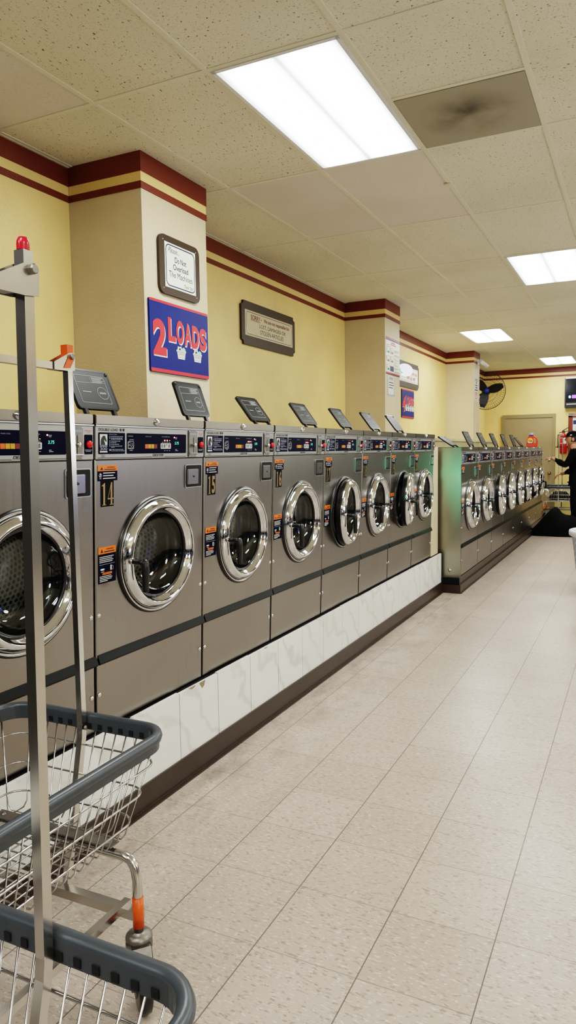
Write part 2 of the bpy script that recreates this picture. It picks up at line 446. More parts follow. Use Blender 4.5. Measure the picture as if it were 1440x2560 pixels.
# ------------------------------------------------------------------ room shell
XW, XR, YF, YB = -2.93, 4.4, -4.0, 15.4
struct('floor', MB().box((XW-.1, YF-.1, -.08), (XR+.1, YB+.1, 0)), 'floor', 'beige speckled vinyl tile floor')
struct('wall_left', MB().box((XW-.12, YF-.1, 0), (XW, YB+.1, CH+.06)), 'wall', 'yellow painted wall behind the washers')
struct('wall_back', MB().box((XW, YB, 0), (XR, YB+.12, CH+.06)), 'wall', 'yellow painted end wall with the door')
wr = MB().box((XR, YF-.1, 2.4), (XR+.12, YB+.1, CH+.06)).box((XR-.04, YF-.1, 0), (XR+.12, YB+.1, 2.4), 1).box((XR-.06, YF, 2.05), (XR-.04, YB, 2.4), 3)
for k in range(17):                                  # unseen dryer shapes, added to give the chrome contrast to reflect
    for z in (.62, 1.52):
        wr.lathe([(.0,-.05),(.33,-.05),(.36,-.048),(.37,-.04)], (XR, -3.4+.95*k, z), 'x', 28, 2)
    wr.box((XR-.05, -3.89+.95*k, 0), (XR-.04, -3.86+.95*k, 2.05), 2)
struct('wall_right', wr, ['pillar', 'far_dark', 'night_glass', 'maroon'], 'unseen side wall of the room with dryer shapes added for reflections')
wf = MB().box((XW, YF-.12, 0), (XR, YF, CH+.06), 0)
for k in range(5): wf.box((XW+1.45*k, YF, 0), (XW+1.45*k+.09, YF+.05, 2.6), 1)
wf.box((XW, YF, 2.55), (XR, YF+.05, 2.7), 1)
struct('wall_front', wf, ['night_glass', 'far_dark'], 'dark shop window front')
struct('reflect_block_left', MB().box((XW, YF, .0), (-1.78, 1.24, 1.52)).box((XW, YF, 1.52), (XW+.05, 1.0, 2.78)), 'reflect_dark', 'unseen dark block added for the cart poles to reflect')  # added dark mass in place of more washers, seen only in reflections
struct('reflect_block_back', MB().box((-.25, YB-.9, 0), (XR, YB, 2.35)), 'reflect_dark', 'unseen dark block added for the far washers to reflect')  # made-up block that keeps the far row's reflections dark

GX, GY, TX, TY = -1.6821, 2.7153, .6096, 1.2192
LIGHTS = [(0, 0), (1, 3), (-1, 6), (0, 9), (4, 0), (4, 3), (3, 6), (4, 9), (1, -3), (5, -3), (-1, -4)]
NEW = {(-1, 1), (0, 1), (-2, -1), (-2, 4), (-2, 6), (-2, 7), (-1, 7)}
FISS = {(-1, 0), (-2, 0), (-1, -1)}
def ceiling():
    mb = MB()
    for i in range(-3, 11):
        for j in range(-6, 11):
            x0, x1 = max(XW, GX+i*TX), min(XR, GX+(i+1)*TX); y0, y1 = max(YF, GY+j*TY), min(YB, GY+(j+1)*TY)
            if x1-x0 < .005 or y1-y0 < .005: continue
            mi = 2 if (i, j) in NEW else (1 if (i, j) in FISS else 0)
            mb._add([(x0,y0,CH),(x0,y1,CH),(x1,y1,CH),(x1,y0,CH)], [(0,1,2,3)], mi)
    mb.box((XW, YF, CH+.05), (XR, YB, CH+.06))
    struct('ceiling', mb, ['ceil', 'ceil2', 'ceilnew'], 'suspended ceiling of speckled acoustic tiles')
    g = MB()
    for i in range(-2, 10): g.box((GX+i*TX-.012, YF, CH-.004), (GX+i*TX+.012, YB, CH+.02))
    for j in range(-5, 11): g.box((XW, GY+j*TY-.012, CH-.0035), (XR, GY+j*TY+.012, CH+.02))
    y = GY+.5*TY; g.box((GX+TX, y-.012, CH-.0035), (GX+2*TX, y+.012, CH+.02))
    g.box((XW, YF, CH-.006), (XW+.02, YB, CH)); g.box((XW, YB-.02, CH-.006), (XR, YB, CH))
    struct('ceiling_grid', g, 'tbar', 'painted metal T-bar grid of the ceiling')
ceiling()

def fixtures():
    labels = {(0, 0): 'large fluorescent ceiling panel nearest, in front of the first pillar',
              (1, 3): 'fluorescent ceiling panel cut by the right photo edge',
              (-1, 6): 'small fluorescent ceiling panel near the third pillar and its camera',
              (0, 9): 'farthest fluorescent ceiling panel, just before the end wall'}
    proto = thing('ceiling_light', 'fluorescent ceiling panel out over the open side of the room', 'ceiling light', (0,0,CH), group='ceiling lights')
    w, h = TX/2-.013, TY/2-.013
    fr = MB()
    for a in ((-w,-h,w,-h+.018),(-w,h-.018,w,h),(-w,-h,-w+.018,h),(w-.018,-h,w,h)): fr.box((a[0],a[1],-.007),(a[2],a[3],-.0005))
    fr.build('frame', 'whiteplastic', proto)
    d = MB(); d._add([(-w+.018,-h+.018,-.003),(-w+.018,h-.018,-.003),(w-.018,h-.018,-.003),(w-.018,-h+.018,-.003)], [(0,1,2,3)])
    d.build('diffuser', 'diffuser', proto)
    for k, (i, j) in enumerate(LIGHTS):
        o = proto if k == 0 else dup(proto)
        o.location = (GX+(i+.5)*TX, GY+(j+.5)*TY, CH)
        if (i, j) in labels: o['label'] = labels[(i, j)]
        else: o['label'] = 'fluorescent ceiling panel out over the open side of the room'
    v = MB().box((-.29, -.29, -.006), (.29, .29, -.0005))
    v.build('air_vent', 'vent', None, (GX+1.5*TX, GY+.75*TY, CH))
    tag(bpy.data.objects['air_vent'], 'square perforated ceiling vent with sooty centre beside the big light panel', 'vent')
    # dry patch hanging from the tile past the big panel
    tab = MB().box((-.02, -.012, -.012), (.02, .012, 0), 0, .004)
    tag(tab.build('ceiling_clip', 'tbar', None, (GX+.985*TX, GY+1.45*TY, CH-.003)), 'tiny beige clip stuck to the ceiling grid beside the pinkish tile', 'clip')
fixtures()

PX = -2.426
PILLARS = [(3.23, 3.868, -2.426), (7.47, 7.99, -2.47), (12.08, 12.57, -2.475)]
for k, (y0, y1, px) in enumerate(PILLARS):
    struct('pillar_%d' % (k+1), MB().box((XW, y0, 0), (px, y1, CH)), 'pillar', ['nearest cream wall pillar carrying the 2 LOADS sign', 'second cream wall pillar carrying the price poster', 'third cream wall pillar with the security camera'][k])
def bands():
    zs = ((2.893, CH-.001), (2.806, 2.842)); e = .006; tn = [0]
    def strip(lo, hi):
        tn[0] += 1
        mb = MB()
        for z0, z1 in zs: mb.box((lo[0], lo[1], z0), (hi[0], hi[1], z1))
        mb.box((lo[0], lo[1], 2.842), (hi[0]-e*.5 if hi[0]-lo[0] < .02 else hi[0], hi[1], 2.893), 1)
        struct('trim_%d' % tn[0], mb, ['maroon', 'wall'], 'maroon double band painted along the top of the wall')
    ys = [YF]+[q for p in PILLARS for q in p[:2]]+[YB]
    for a, b in zip(ys[0::2], ys[1::2]): strip((XW, a, 0), (XW+e, b, 0))
    for y0, y1, px in PILLARS:
        tn[0] += 1; mb = MB()
        for z0, z1 in zs: mb.box((XW+e, y0-e, z0), (px+e, y1+e, z1))
        mb.box((XW+e, y0-e*.5, 2.842), (px+e*.5, y1+e*.5, 2.893), 1)
        struct('trim_%d' % tn[0], mb, ['maroon', 'wall'], 'maroon double band around the top of a pillar')
    tn[0] += 1; mb = MB()
    for z0, z1 in zs: mb.box((XW+e, YB-e, z0), (XR, YB, z1))
    struct('trim_%d' % tn[0], mb, 'maroon', 'maroon double band along the end wall')
bands()

# plinth under the first row, baseboards, half wall
def plinth():
    y = 2.424; ys = []
    k = -22
    mb = MB()
    while True:
        a, b = y+k*.305, y+(k+1)*.305
        k += 1
        if b < -3.9: continue
        a = max(a, -3.9); b2 = min(b, 6.86)
        if a >= 6.86: break
        top = .387+random.uniform(-.003, .002)
        mb.box((-1.72, a+.0022, .1), (-1.704, b2-.0022, top), 0)
    mb.box((-2.41, -3.9, 0), (-1.708, 6.855, .380), 1)
    # a chipped notch of old mortar under the joint of the second machine
    for yy, w, h in ((2.60, .05, .03), (2.52, .06, .010), (3.2, .05, .006)):
        pts = [(-w/2, 0), (-w*.3, -h*.5), (-w*.05, -h), (w*.3, -h*.7), (w/2, 0)]
        mb.poly(pts, (-1.7035, yy, .387), (0,1,0), (0,0,1), 2)
    struct('plinth', mb, ['marble', 'gap', 'frame_paint'], 'white marble tiled plinth under the near washers')
    bb = MB().box((-1.71, -3.9, 0), (-1.696, 6.868, .1045))
    bb.poly([(0,0),(.017,0),(.015,.004),(.004,.012),(0,.02)], (-1.696, -3.9, 0), (1,0,0), (0,0,1), 0)
    bb.box((-1.70, -3.9, 0), (-1.680, 6.868, .006)).box((-1.70, -3.9, 0), (-1.688, 6.868, .012))
    struct('baseboard_left', bb, 'baseboard', 'dark brown vinyl baseboard along the near plinth')
    b2 = MB().box((-2.25, 6.865, 0), (-1.535, 13.36, .155), 0).box((-2.25, 6.853, 0), (-1.517, 13.36, .082), 0).box((-1.54, 6.86, 0), (-1.507, 13.36, .008), 0).box((-2.25, 6.86, .084), (-1.53, 6.9, .15), 1)
    struct('baseboard_far', b2, ['baseboard', 'trimblack'], 'dark brown base under the far washers')
    struct('ledge', MB().box((XW, 6.60, 0), (-2.30, 13.2, 1.50)).box((XW, 6.58, 1.50), (-2.28, 13.22, 1.535)), 'ledge', 'cream half wall behind the far washers')
    struct('filler_panel', MB().box((-2.42, 6.585, .387), (-1.735, 6.84, 1.415)), 'pillar', 'narrow cream filler between the two washer rows')
plinth()

# ------------------------------------------------------------------ washing machines
def hole_front(mb, W, z0, z1, cy, cz, rh, x, mi=0, ch=.004, n=56):
    """front sheet with a round hole and a small turned edge"""
    angs = sorted(set([2*PI*k/n for k in range(n)]+[math.atan2(z-cz, y-cy) % (2*PI) for y in (ch, W-ch) for z in (z0+ch, z1-ch)]))
    inn, out, edge = [], [], []
    for a in angs:
        c, s = math.cos(a), math.sin(a)
        inn.append((x, cy+rh*c, cz+rh*s))
        ts = []
        if c > 1e-9: ts.append((W-ch-cy)/c)
        if c < -1e-9: ts.append((ch-cy)/c)
        if s > 1e-9: ts.append((z1-ch-cz)/s)
        if s < -1e-9: ts.append((z0+ch-cz)/s)
        t = min(ts); y, z = cy+t*c, cz+t*s; out.append((x, y, z))
        y2 = 0 if y < ch+1e-6 else (W if y > W-ch-1e-6 else y); z2 = z0 if z < z0+ch+1e-6 else (z1 if z > z1-ch-1e-6 else z)
        edge.append((x-ch, y2, z2))
    N = len(angs)
    b = mb._add(inn+out+edge, [], mi)
    for i in range(N):
        j = (i+1) % N
        for p, q in ((0, N), (N, 2*N)):
            mb.f.append((b+p+i, b+q+i, b+q+j, b+p+j)); mb.mi.append(mi); mb.sm.append(False)

HORSE = [(0,0),(.02,.10),(0,.2),(.03,.3),(.02,.4),(.07,.5),(.08,.6),(.16,.68),(.19,.78),(.30,.84),(.36,.93),(.50,.95),(.62,.94),(.66,.90),(.76,1.0),(.78,.86),(.84,.72),(.93,.56),(1.0,.42),(.97,.32),(.88,.28),(.80,.34),(.72,.42),(.64,.52),(.60,.48),(.62,.36),(.70,.22),(.76,.08),(.76,0)]

def soap_lid(root, W):
    w, L = .225*W/.66, .172
    mb = MB()
    U, V = (0,1,0), (0,0,1)
    mb.rect(0, .028, w, .028+L, (.006,0,0), U, V, 0, .012, .016)
    pts = rrect(.004, .032, w-.004, .024+L, .016)
    mb.outline(pts, .008, (.0068,0,0), U, V, 1)
    mb.outline(rrect(.03*w/.225, .055, w-.035, .028+L-.028, .006), .0018, (.0070,0,0), U, V, 2)
    mb.outline([(.035, .14), (w-.04, .145)], .0014, (.0071,0,0), U, V, 2, False)
    mb.outline([(w*.5, .143), (w*.5, .168)], .0014, (.0071,0,0), U, V, 2, False)
    for k in range(6): mb.rect(w*.53, .145+k*.0042, w*.53+.05+.008*((k*7) % 3), .147+k*.0042, (.0071,0,0), U, V, 2)
    mb.outline(ellipse(w*.70, .10, .028, .026), .0016, (.0071,0,0), U, V, 2)
    for q in range(5): mb.rect(w*.70-.017+.0072*q, .096, w*.70-.0125+.0072*q, .104, (.0072,0,0), U, V, 2)
    mb.rect(w*.22, .10, w*.42, .1035, (.0071,0,0), U, V, 2)
    for a in (.012, w-.012): mb.lathe([(0,.004),(.006,.004),(.0075,0)], (.0065, a, .028+L-.014), 'x', 10, 1)
    o = mb.build('soap_lid', ['lidplastic', 'black', 'lidmark'], root)
    h = MB()
    for a in (.035*w/.225, w-.035*w/.225): h.box((-.008, a-.010, -.004), (.006, a+.010, .036), 0, .002)
    h.build('hinge', 'black', o)
    return o

def make_washer(W, H, kr, kx, kind):
    """front-loading coin washer; origin at the bottom corner of the front, y along the row, x into the aisle"""
    su, sv = W/.66, H/1.14
    root = thing('washing_machine', '', 'washing machine')
    cy, cz = .345*su, .607*sv
    g = .005
    # cabinet
    mb = MB()
    ztr = .268*sv
    hole_front(mb, W-2*g, ztr, .984*sv, cy-g, cz, .176*kr, 0)
    for i in range(len(mb.v)): mb.v[i] = (mb.v[i][0], mb.v[i][1]+g, mb.v[i][2])
    D = .64
    mb._add([(-.004,g,0),(-.004,W-g,0),(-.004,W-g,1.107*sv),(-.004,g,1.107*sv),(-D,g,0),(-D,W-g,0),(-D,W-g,1.107*sv),(-D,g,1.107*sv)], [(0,3,7,4),(1,5,6,2),(2,6,7,3),(4,7,6,5)], 1)
    mb.box((-D+.02, -.001, .01), (-.03, W+.001, 1.09*sv), 2)
    # keep the dark core out of the drum space
    for _ in range(6): mb.f.pop(); mb.mi.pop(); mb.sm.pop()
    mb._add([(-.02,-.002,0),(-.02,g,0),(-.02,g,1.13*sv),(-.02,-.002,1.13*sv)], [(0,1,2,3)], 2)
    mb._add([(-.02,W-g,0),(-.02,W+.002,0),(-.02,W+.002,1.13*sv),(-.02,W-g,1.13*sv)], [(0,1,2,3)], 2)
    mb.build('cabinet', ['steel', 'steel_side', 'gap'], root)
    k = MB().box((-.014, g, .004), (-.001, W-g, .254*sv), 0, .0025)
    k.build('kick_panel', 'steel', root)
    t = MB(); t.poly([(-.004,.250*sv),(.012,.252*sv),(.013,.258*sv),(.004,.278*sv),(.0,.284*sv),(-.004,.284*sv)], (0, W-.002, 0), (1,0,0), (0,0,1), 0, -1)
    prof = [(-.004,.247*sv),(.011,.249*sv),(.013,.255*sv),(.005,.276*sv),(.001,.284*sv),(-.004,.284*sv)]
    t = MB(); n = len(prof)
    t._add([(p[0], .010*su, p[1]) for p in prof]+[(p[0], W+.001, p[1]) for p in prof], [tuple(range(n)), tuple(range(2*n-1, n-1, -1))]+[(i, (i+1) % n, (i+1) % n+n, i+n) for i in range(n)])
    t.build('trim_strip', 'trimblack', root)
    c = MB().box((-D, g, 1.107*sv), (.004, W-g, 1.14*sv), 0, .003)
    lid = c.build('top_cover', 'steel_lid', root)
    MB().lathe([(.0,.013),(.004,.0135),(.008,.012),(.0085,.009),(.0135,.006),(.0145,.0)], (.004, .333*su, 1.124*sv), 'x', 20).build('lock', 'chrome', lid)
    # control panel
    p = MB().box((-.012, g, .985*sv), (.002, W-g, 1.104*sv), 0, .0015)
    p.box((.002, .014*su, .9885*sv), (.0027, .528*su, .9905*sv), 1).box((.002, g, 1.0985*sv), (.0030, W-g, 1.1005*sv), 1).box((.001, g, 1.1005*sv), (.0055, W-g, 1.1050*sv), 2)
    pan = p.build('control_panel', ['panel', 'black_ink', 'silver'], root)
    O = (.0028, 0, 0)
    nv = MB()
    nv.rect(.018*su, 1.003*sv, .155*su, 1.079*sv, O, mi=0, r=.004, **YZ)
    nv.rect(.164*su, 1.003*sv, .527*su, 1.079*sv, O, mi=0, r=.004, **YZ)
    nv.rect(.611*su, 1.003*sv, .650*su, 1.070*sv, O, mi=0, r=.004, **YZ)
    nv.build('display_overlay', 'navy', pan)
    O = (.0033, 0, 0); L = MB()
    def tx(s_, a, b, h, mi=0, w=None, al='l', **k): L.text(s_, a*su, b*sv, 0, O, mi=mi, align=al, height=h*sv, width=(w*su if w else None), **k, **YZ)
    def rc(a0, b0, a1, b1, mi=0, r=0): L.rect(a0*su, b0*sv, a1*su, b1*sv, O, mi=mi, r=r, **YZ)
    if kind == 1: tx('DOUBLE LOAD', .020, 1.084, .0098, 2, .098, bold=.012)
    else:
        for q in range(11):
            if q != 6: rc(.020+.009*q, 1.084, .0262+.009*q, 1.0935, 2)
    for a in (.128, .143): rc(a, 1.0845, a+.008, 1.0925, 2); rc(a-.001, 1.0922, a+.009, 1.0942, 2)
    # emblem: horse head on a white tablet
    rc(.025, 1.035, .062, 1.073, 0)
    rc(.025, 1.029, .062, 1.033, 1); rc(.025, 1.009, .062, 1.014, 0)
    tx('300', .0255, 1.0165, .0105, 1, .036, bold=.02)
    L.poly([((.028+.031*a)*su, (1.0355+.034*b)*sv) for a, b in HORSE], (.0035,0,0), mi=2, **YZ)
    tx('INSTRUCTIONS', .071, 1.0705, .0042, 1, .040)
    rows = [1.0640, 1.0585, 1.0545, 1.0480, 1.0425, 1.0365, 1.0300, 1.0255, 1.0180, 1.0130]
    lens = [.062, .062, .060, .050, .030, .046, .060, .018, .068, .070]
    for z, l in zip(rows, lens):
        a = .081
        while a < .081+l-.004:
            w = random.uniform(.004, .011); rc(a, z, min(a+w, .081+l), z+.0024, 1); a += w+.0018
    for z in (1.062, 1.0565, 1.047, 1.041, 1.035, 1.029): rc(.073, z, .0765, z+.0045, 1)
    rc(.073, 1.0145, .0778, 1.0205, 0)
    # dispenser drawing
    tx('DISPENSER', .170, 1.066, .0040, 1, .028)
    L.outline(rrect(.170*su, 1.0215*sv, .202*su, 1.0475*sv, .002), .0011, O, mi=0, **YZ)
    L.outline(rrect(.173*su, 1.036*sv, .182*su, 1.044*sv), .0009, O, mi=0, **YZ)
    L.outline(rrect(.173*su, 1.024*sv, .186*su, 1.034*sv), .0009, O, mi=0, **YZ)
    L.outline(ellipse(.1945*su, 1.029*sv, .0045*su, .005*sv, 12), .0009, O, mi=0, **YZ)
    rc(.188, 1.038, .198, 1.0405, 1); rc(.178, 1.053, .202, 1.0555, 1); rc(.179, 1.0145, .196, 1.0170, 1); rc(.1775, 1.047, .1783, 1.0515, 0)
    tx('WASH CYCLE', .268, 1.066, .0040, 1, .036); tx('WASH TEMPERATURE', .366, 1.066, .0040, 1, .052)
    for q, a in enumerate((.372, .386, .401, .415)): rc(a-.004, 1.0455, a+.004, 1.0475, 1)
    for a in (.386, .401, .416): rc(a-.004, 1.0125, a+.004, 1.0148, 1)
    rc(.360, 1.021, .4245, 1.0425, 0, .003)
    for a in (.3635, .3785, .3930, .4080): rc(a, 1.0245, a+.0115, 1.0390, 3)
    for q, a in enumerate((.3635, .3785, .3930, .4080)): rc(a+.0035+.001*q, 1.028, a+.0085, 1.0345, 1 if q != 1 else 3)
    rc(.4535, 1.064, .466, 1.0665, 1); rc(.4535, 1.0595, .464, 1.0620, 1)
    rc(.4535, 1.0165, .464, 1.0190, 1); rc(.4535, 1.012, .472, 1.0145, 1)
    rc(.613, 1.0165, .646, 1.0188, 1); rc(.616, 1.012, .642, 1.0143, 1)
    tx('EMERGENCY', .631, 1.0815, .0036, 4, .034, 'c'); tx('STOP', .631, 1.0755, .0036, 4, .016, 'c')
    tx('DEXTER', .345, .9915, .0095, 2, .066, 'c', shear=.25, bold=.018); 
    rc(.306, .9878, .384, .9912, 5); tx('COMMERCIAL WASHER', .345, .9885, .0024, 2, .074, 'c')
    L.outline(rrect(.029*su, .9925*sv, .052*su, 1.0005*sv), .0008, O, mi=2, **YZ)
    tx('MADE IN', .0405, .9970, .0022, 2, .016, 'c'); tx('USA', .0405, .9937, .0026, 2, .013, 'c', bold=.02)
    L.build('lettering', ['white_ink', 'grey_ink', 'black_ink', 'navy', 'red_ink', 'panel'], pan)
    B = MB()
    for q, (a, mi) in enumerate(((.266, 0), (.2845, 1), (.303, 1), (.3215, 2))):
        B.rect(a*su, 1.0225*sv, (a+.0165)*su, 1.0385*sv, (.0042,0,0), mi=mi, thick=.001, **YZ)
    B.build('cycle_button', ['orange_btn', 'yellow_btn', 'dkred_btn'], pan)
    E = MB()
    for a, b, r in ((.3855, 1.0535, .0030), (.4010, 1.0535, .0030), (.4160, 1.0535, .0012), (.4470, 1.0660, .0028)):
        E.lathe([(0, .0022), (r*.7, .0018), (r, 0)], (.0034, a*su, b*sv), 'x', 10)
    E.build('indicator_lamp', 'led_red', pan)
    S = MB(); S.text('3.75' if kind == 1 else '- - -', .450*su, 1.038*sv, 0, (.0034,0,0), align='l', height=.0105*sv, width=.026*su, shear=.1, **YZ)
    S.build('price_digits', 'led_green', pan)
    # coin slot plate, emergency stop
    cs = MB().box((.001, .541*su, .9865*sv), (.0075, .601*su, 1.0965*sv), 0, .002)
    cs.box((.0074, .5715*su, 1.005*sv), (.0080, .5745*su, 1.068*sv), 1).rect(.546*su, 1.078*sv, .596*su, 1.0865*sv, (.0079,0,0), mi=2, **YZ)
    cs.outline(ellipse(.571*su, 1.052*sv, .011*su, .014*sv, 16), .0016, (.0079,0,0), mi=2, **YZ)
    cs.lathe([(0,.018),(.006,.017),(.009,.012),(.009,.008),(.004,.006),(.004,0)], (.0074, .571*su, 1.036*sv), 'x', 14, 3)
    cs.box((.007, .557*su, 1.034*sv), (.0125, .566*su, 1.040*sv), 3).box((.007, .545*su, 1.0005*sv), (.0125, .598*su, 1.0045*sv), 3, .001)
    for a in (.546, .596):
        for b in (.991, 1.092): cs.lathe([(0,.0022),(.0022,.0016),(.003,0)], (.0074, a*su, b*sv), 'x', 8, 3)
    cs.build('coin_slot', ['rust', 'gap', 'grey_ink', 'chrome2'], root)
    MB().lathe([(0,.013),(.007,.0127),(.0115,.0105),(.0132,.007),(.0125,.004),(.010,.003),(.010,0)], (.003, .629*su, 1.037*sv), 'x', 20).build('stop_button', 'redknob', root)
    # stickers
    O = (.0012, 0, 0)
    def sticker(a0, b0, a1, b1, split, lower):
        s_ = MB()
        s_.rect(a0*su, b0*sv, a1*su, split*sv, O, mi=0, **YZ).rect(a0*su, split*sv, a1*su, b1*sv, O, mi=1, **YZ)
        O2 = (.0016,0,0); w = a1-a0; h = b1-split
        s_.text('WARNING', (a0+w*.66)*su, (split+h*.52)*sv, 0, O2, mi=3, align='c', height=h*.26*sv, width=w*.42*su, bold=.02, **YZ)
        s_.rect((a0+w*.32)*su, (split+h*.2)*sv, (a0+w*.92)*su, (split+h*.36)*sv, O2, mi=3, **YZ)
        s_.poly([((a0+w*.12)*su, (split+h*.2)*sv), ((a0+w*.27)*su, (split+h*.2)*sv), ((a0+w*.195)*su, (split+h*.75)*sv)], O2, mi=3, **YZ)
        if not lower:
            for q in range(3):
                z = b0+.0075+q*.0095; s_.rect((a0+.026)*su, z*sv, (a0+.026+(.062, .052, .060)[q])*su, (z+.0030)*sv, O2, mi=2, **YZ)
            s_.outline(ellipse((a0+.0125)*su, (b0+.0200)*sv, .0065*su, .007*sv, 12), .001, O2, mi=2, **YZ)
            s_.outline([((a0+.008)*su, (b0+.0150)*sv), ((a0+.017)*su, (b0+.0250)*sv)], .0012, O2, mi=2, closed=False, **YZ)
            s_.lathe([(0,.0004),(.002,.0004)], (.0014, (a0+.0125)*su, (b0+.0235)*sv), 'x', 8, 2); s_.rect((a0+.011)*su, (b0+.0155)*sv, (a0+.014)*su, (b0+.022)*sv, O2, mi=2, **YZ)
            s_.rect((a0+.007)*su, (b0+.008)*sv, (a0+.018)*su, (b0+.0095)*sv, O2, mi=2, **YZ)
        else:
            for q, l in enumerate((.072, .064, .070, .066)): s_.rect((a0+.005)*su, (split-.012-q*.0062)*sv, (a0+.005+l)*su, (split-.0095-q*.0062)*sv, O2, mi=2, **YZ)
            s_.rect((a0+.005)*su, (split-.0385)*sv, (a1-.005)*su, (split-.0378)*sv, O2, mi=2, **YZ)
            s_.rect((a0+.010)*su, (b0+.047)*sv, (a0+.030)*su, (b0+.0535)*sv, O2, mi=2, r=.003, **YZ)
            s_.rect((a0+.013)*su, (b0+.0405)*sv, (a0+.028)*su, (b0+.0425)*sv, O2, mi=2, **YZ)
            s_.rect((a0+.060)*su, (b0+.043)*sv, (a0+.067)*su, (b0+.062)*sv, O2, mi=2, r=.003, **YZ)
            s_.outline([((a0+.069)*su, (b0+.060)*sv), ((a0+.075)*su, (b0+.055)*sv), ((a0+.075)*su, (b0+.048)*sv), ((a0+.070)*su, (b0+.043)*sv)], .001, O2, mi=2, closed=False, **YZ)
            s_.rect((a0+.020)*su, (b0+.030)*sv, (a0+.068)*su, (b0+.038)*sv, O2, mi=1, **YZ)
            s_.text('IMPORTANT', (a0+.044)*su, (b0+.0318)*sv, 0, (.0018,0,0), mi=3, align='c', height=.0045*sv, width=.042*su, **YZ)
            for q, l in enumerate((.058, .064, .060, .040)): s_.rect((a0+.006)*su, (b0+.0235-q*.0058)*sv, (a0+.006+l)*su, (b0+.0260-q*.0058)*sv, O2, mi=2, **YZ)
        return s_.build('warning_sticker', ['navysticker', 'orange', 'white_ink', 'black_ink'], root)
    sticker(.016, .908, .115, .963, .943, False)
    sticker(.016, .541, .105, .672, .647, True)
    # coin box recess
    cb = MB().rect(.522*su, .857*sv, .640*su, .955*sv, (.004,0,0), mi=0, thick=.0035, r=.008, **YZ)
    cb.rect(.5255*su, .8605*sv, .6365*su, .9515*sv, (.0045,0,0), mi=1, r=.006, **YZ)
    cbo = cb.build('coin_box', ['silver', 'gap'], root)
    fx = MB().box((.004, .529*su, .872*sv), (.012, .606*su, .936*sv), 0, .002)
    fx.lathe([(0,.002),(.005,.002),(.006,0)], (.012, .570*su, .906*sv), 'x', 12, 1)
    fx.build('coin_box_face', ['chrome2', 'black'], cbo)
    for a in (.019, .641):
        for b in (.427, .135):
            MB().lathe([(0,.005),(.003,.0048),(.0068,.0028),(.0088,0)], (.0, a*su, b*sv), 'x', 12).build('screw', 'chrome', root)
    # seal, boot and drum
    sl = MB().lathe([(.176*kr,.0005),(.2*kr,.008),(.214*kr,.009),(.220*kr,.010),(.2235*kr,.012),(.2265*kr,.011),(.2320*kr,.0085),(.2345*kr,.0005)], (0,cy,cz), 'x', 56, [0,0,0,1,1,0,0])
    sl.build('door_seal', ['rubber', 'chrome2'], root)
    bp = [(.178,.001),(.174,-.012),(.170,-.02),(.173,-.03),(.165,-.04),(.161,-.05),(.165,-.06),(.156,-.07),(.151,-.085),(.153,-.10),(.147,-.112),(.150,-.118),(.160,-.122)]
    MB().lathe([(r*kr, x) for r, x in bp], (0,cy,cz), 'x', 48).build('rubber_boot', 'rubber', root)
    dr = MB().lathe([(.150*kr,-.122),(.215*kr,-.125)], (0,cy,cz), 'x', 48, 1)
    dr.lathe([(.215*kr,-.125),(.215*kr,-.55)], (0,cy,cz), 'x', 48, 0, smooth=True)
    dr.lathe([(.215*kr,-.55),(.0,-.53)], (0,cy,cz), 'x', 48, 0)
    dr.build('drum', ['perf', 'rubber'], root)
    # door (origin on its hinge line at the right edge)
    hy = cy+.216*kr; loc = (.003, hy, cz); o = (-.003, -.216*kr, 0)
    pr = [(.166,-.028),(.195,-.032),(.2170,-.030),(.2205,-.026),(.2215,.004),(.2215,.014),(.2165,.020),(.2105,.0265),(.2060,.0312),(.2010,.0345),(.1955,.0355),(.1905,.0340),(.1880,.0315),(.1865,.0280),(.1820,.0225),(.1760,.0160),(.1700,.0100),(.1680,.006),(.1672,.0),(.166,-.028)]
    d = MB().lathe([(r*kr*.972 if r > .19 else r*kr, x*kx+.004) for r, x in pr], o, 'x', 64, [1,1,1,1]+[0]*(len(pr)-6)+[1])
    door = d.build('door', ['chrome', 'rubber'], root, loc)
    gl = MB().lathe([(.166*kr,.008),(.161*kr,-.002),(.149*kr,-.022),(.122*kr,-.042),(.085*kr,-.052),(.04*kr,-.056),(0,-.057)], o, 'x', 40)
    gl.build('door_glass', 'glass', door)
    gi = MB().lathe([(.1690*kr,.012),(.164*kr,.012),(.161*kr,.006),(.162*kr,.0)], o, 'x', 48)
    gi.build('glass_gasket', 'rubber', door)
    hb = MB(); hx, hyy = .030*kx-.003, -.216*kr-.194*kr
    hb.tube([(hx, hyy, 0), (hx+.014, hyy, 0)], [.013, .012], 12, 1)
    hb.tube([(hx+.012, hyy, 0), (hx+.05, hyy, 0), (hx+.066, hyy, -.002)], [.0105, .0115, .0125], 12, 0)
    hb.tube([(hx+.064, hyy, .012), (hx+.066, hyy, 0), (hx+.067, hyy, -.02), (hx+.069, hyy, -.06), (hx+.070, hyy, -.108)], [.009, .0140, .0145, .0130, .0115], 12, 0)
    hb.build('handle', ['black', 'chrome2'], door)
    lidp = soap_lid(root, W); lidp.location = (-.20, .150*su, 1.142*sv)
    return root

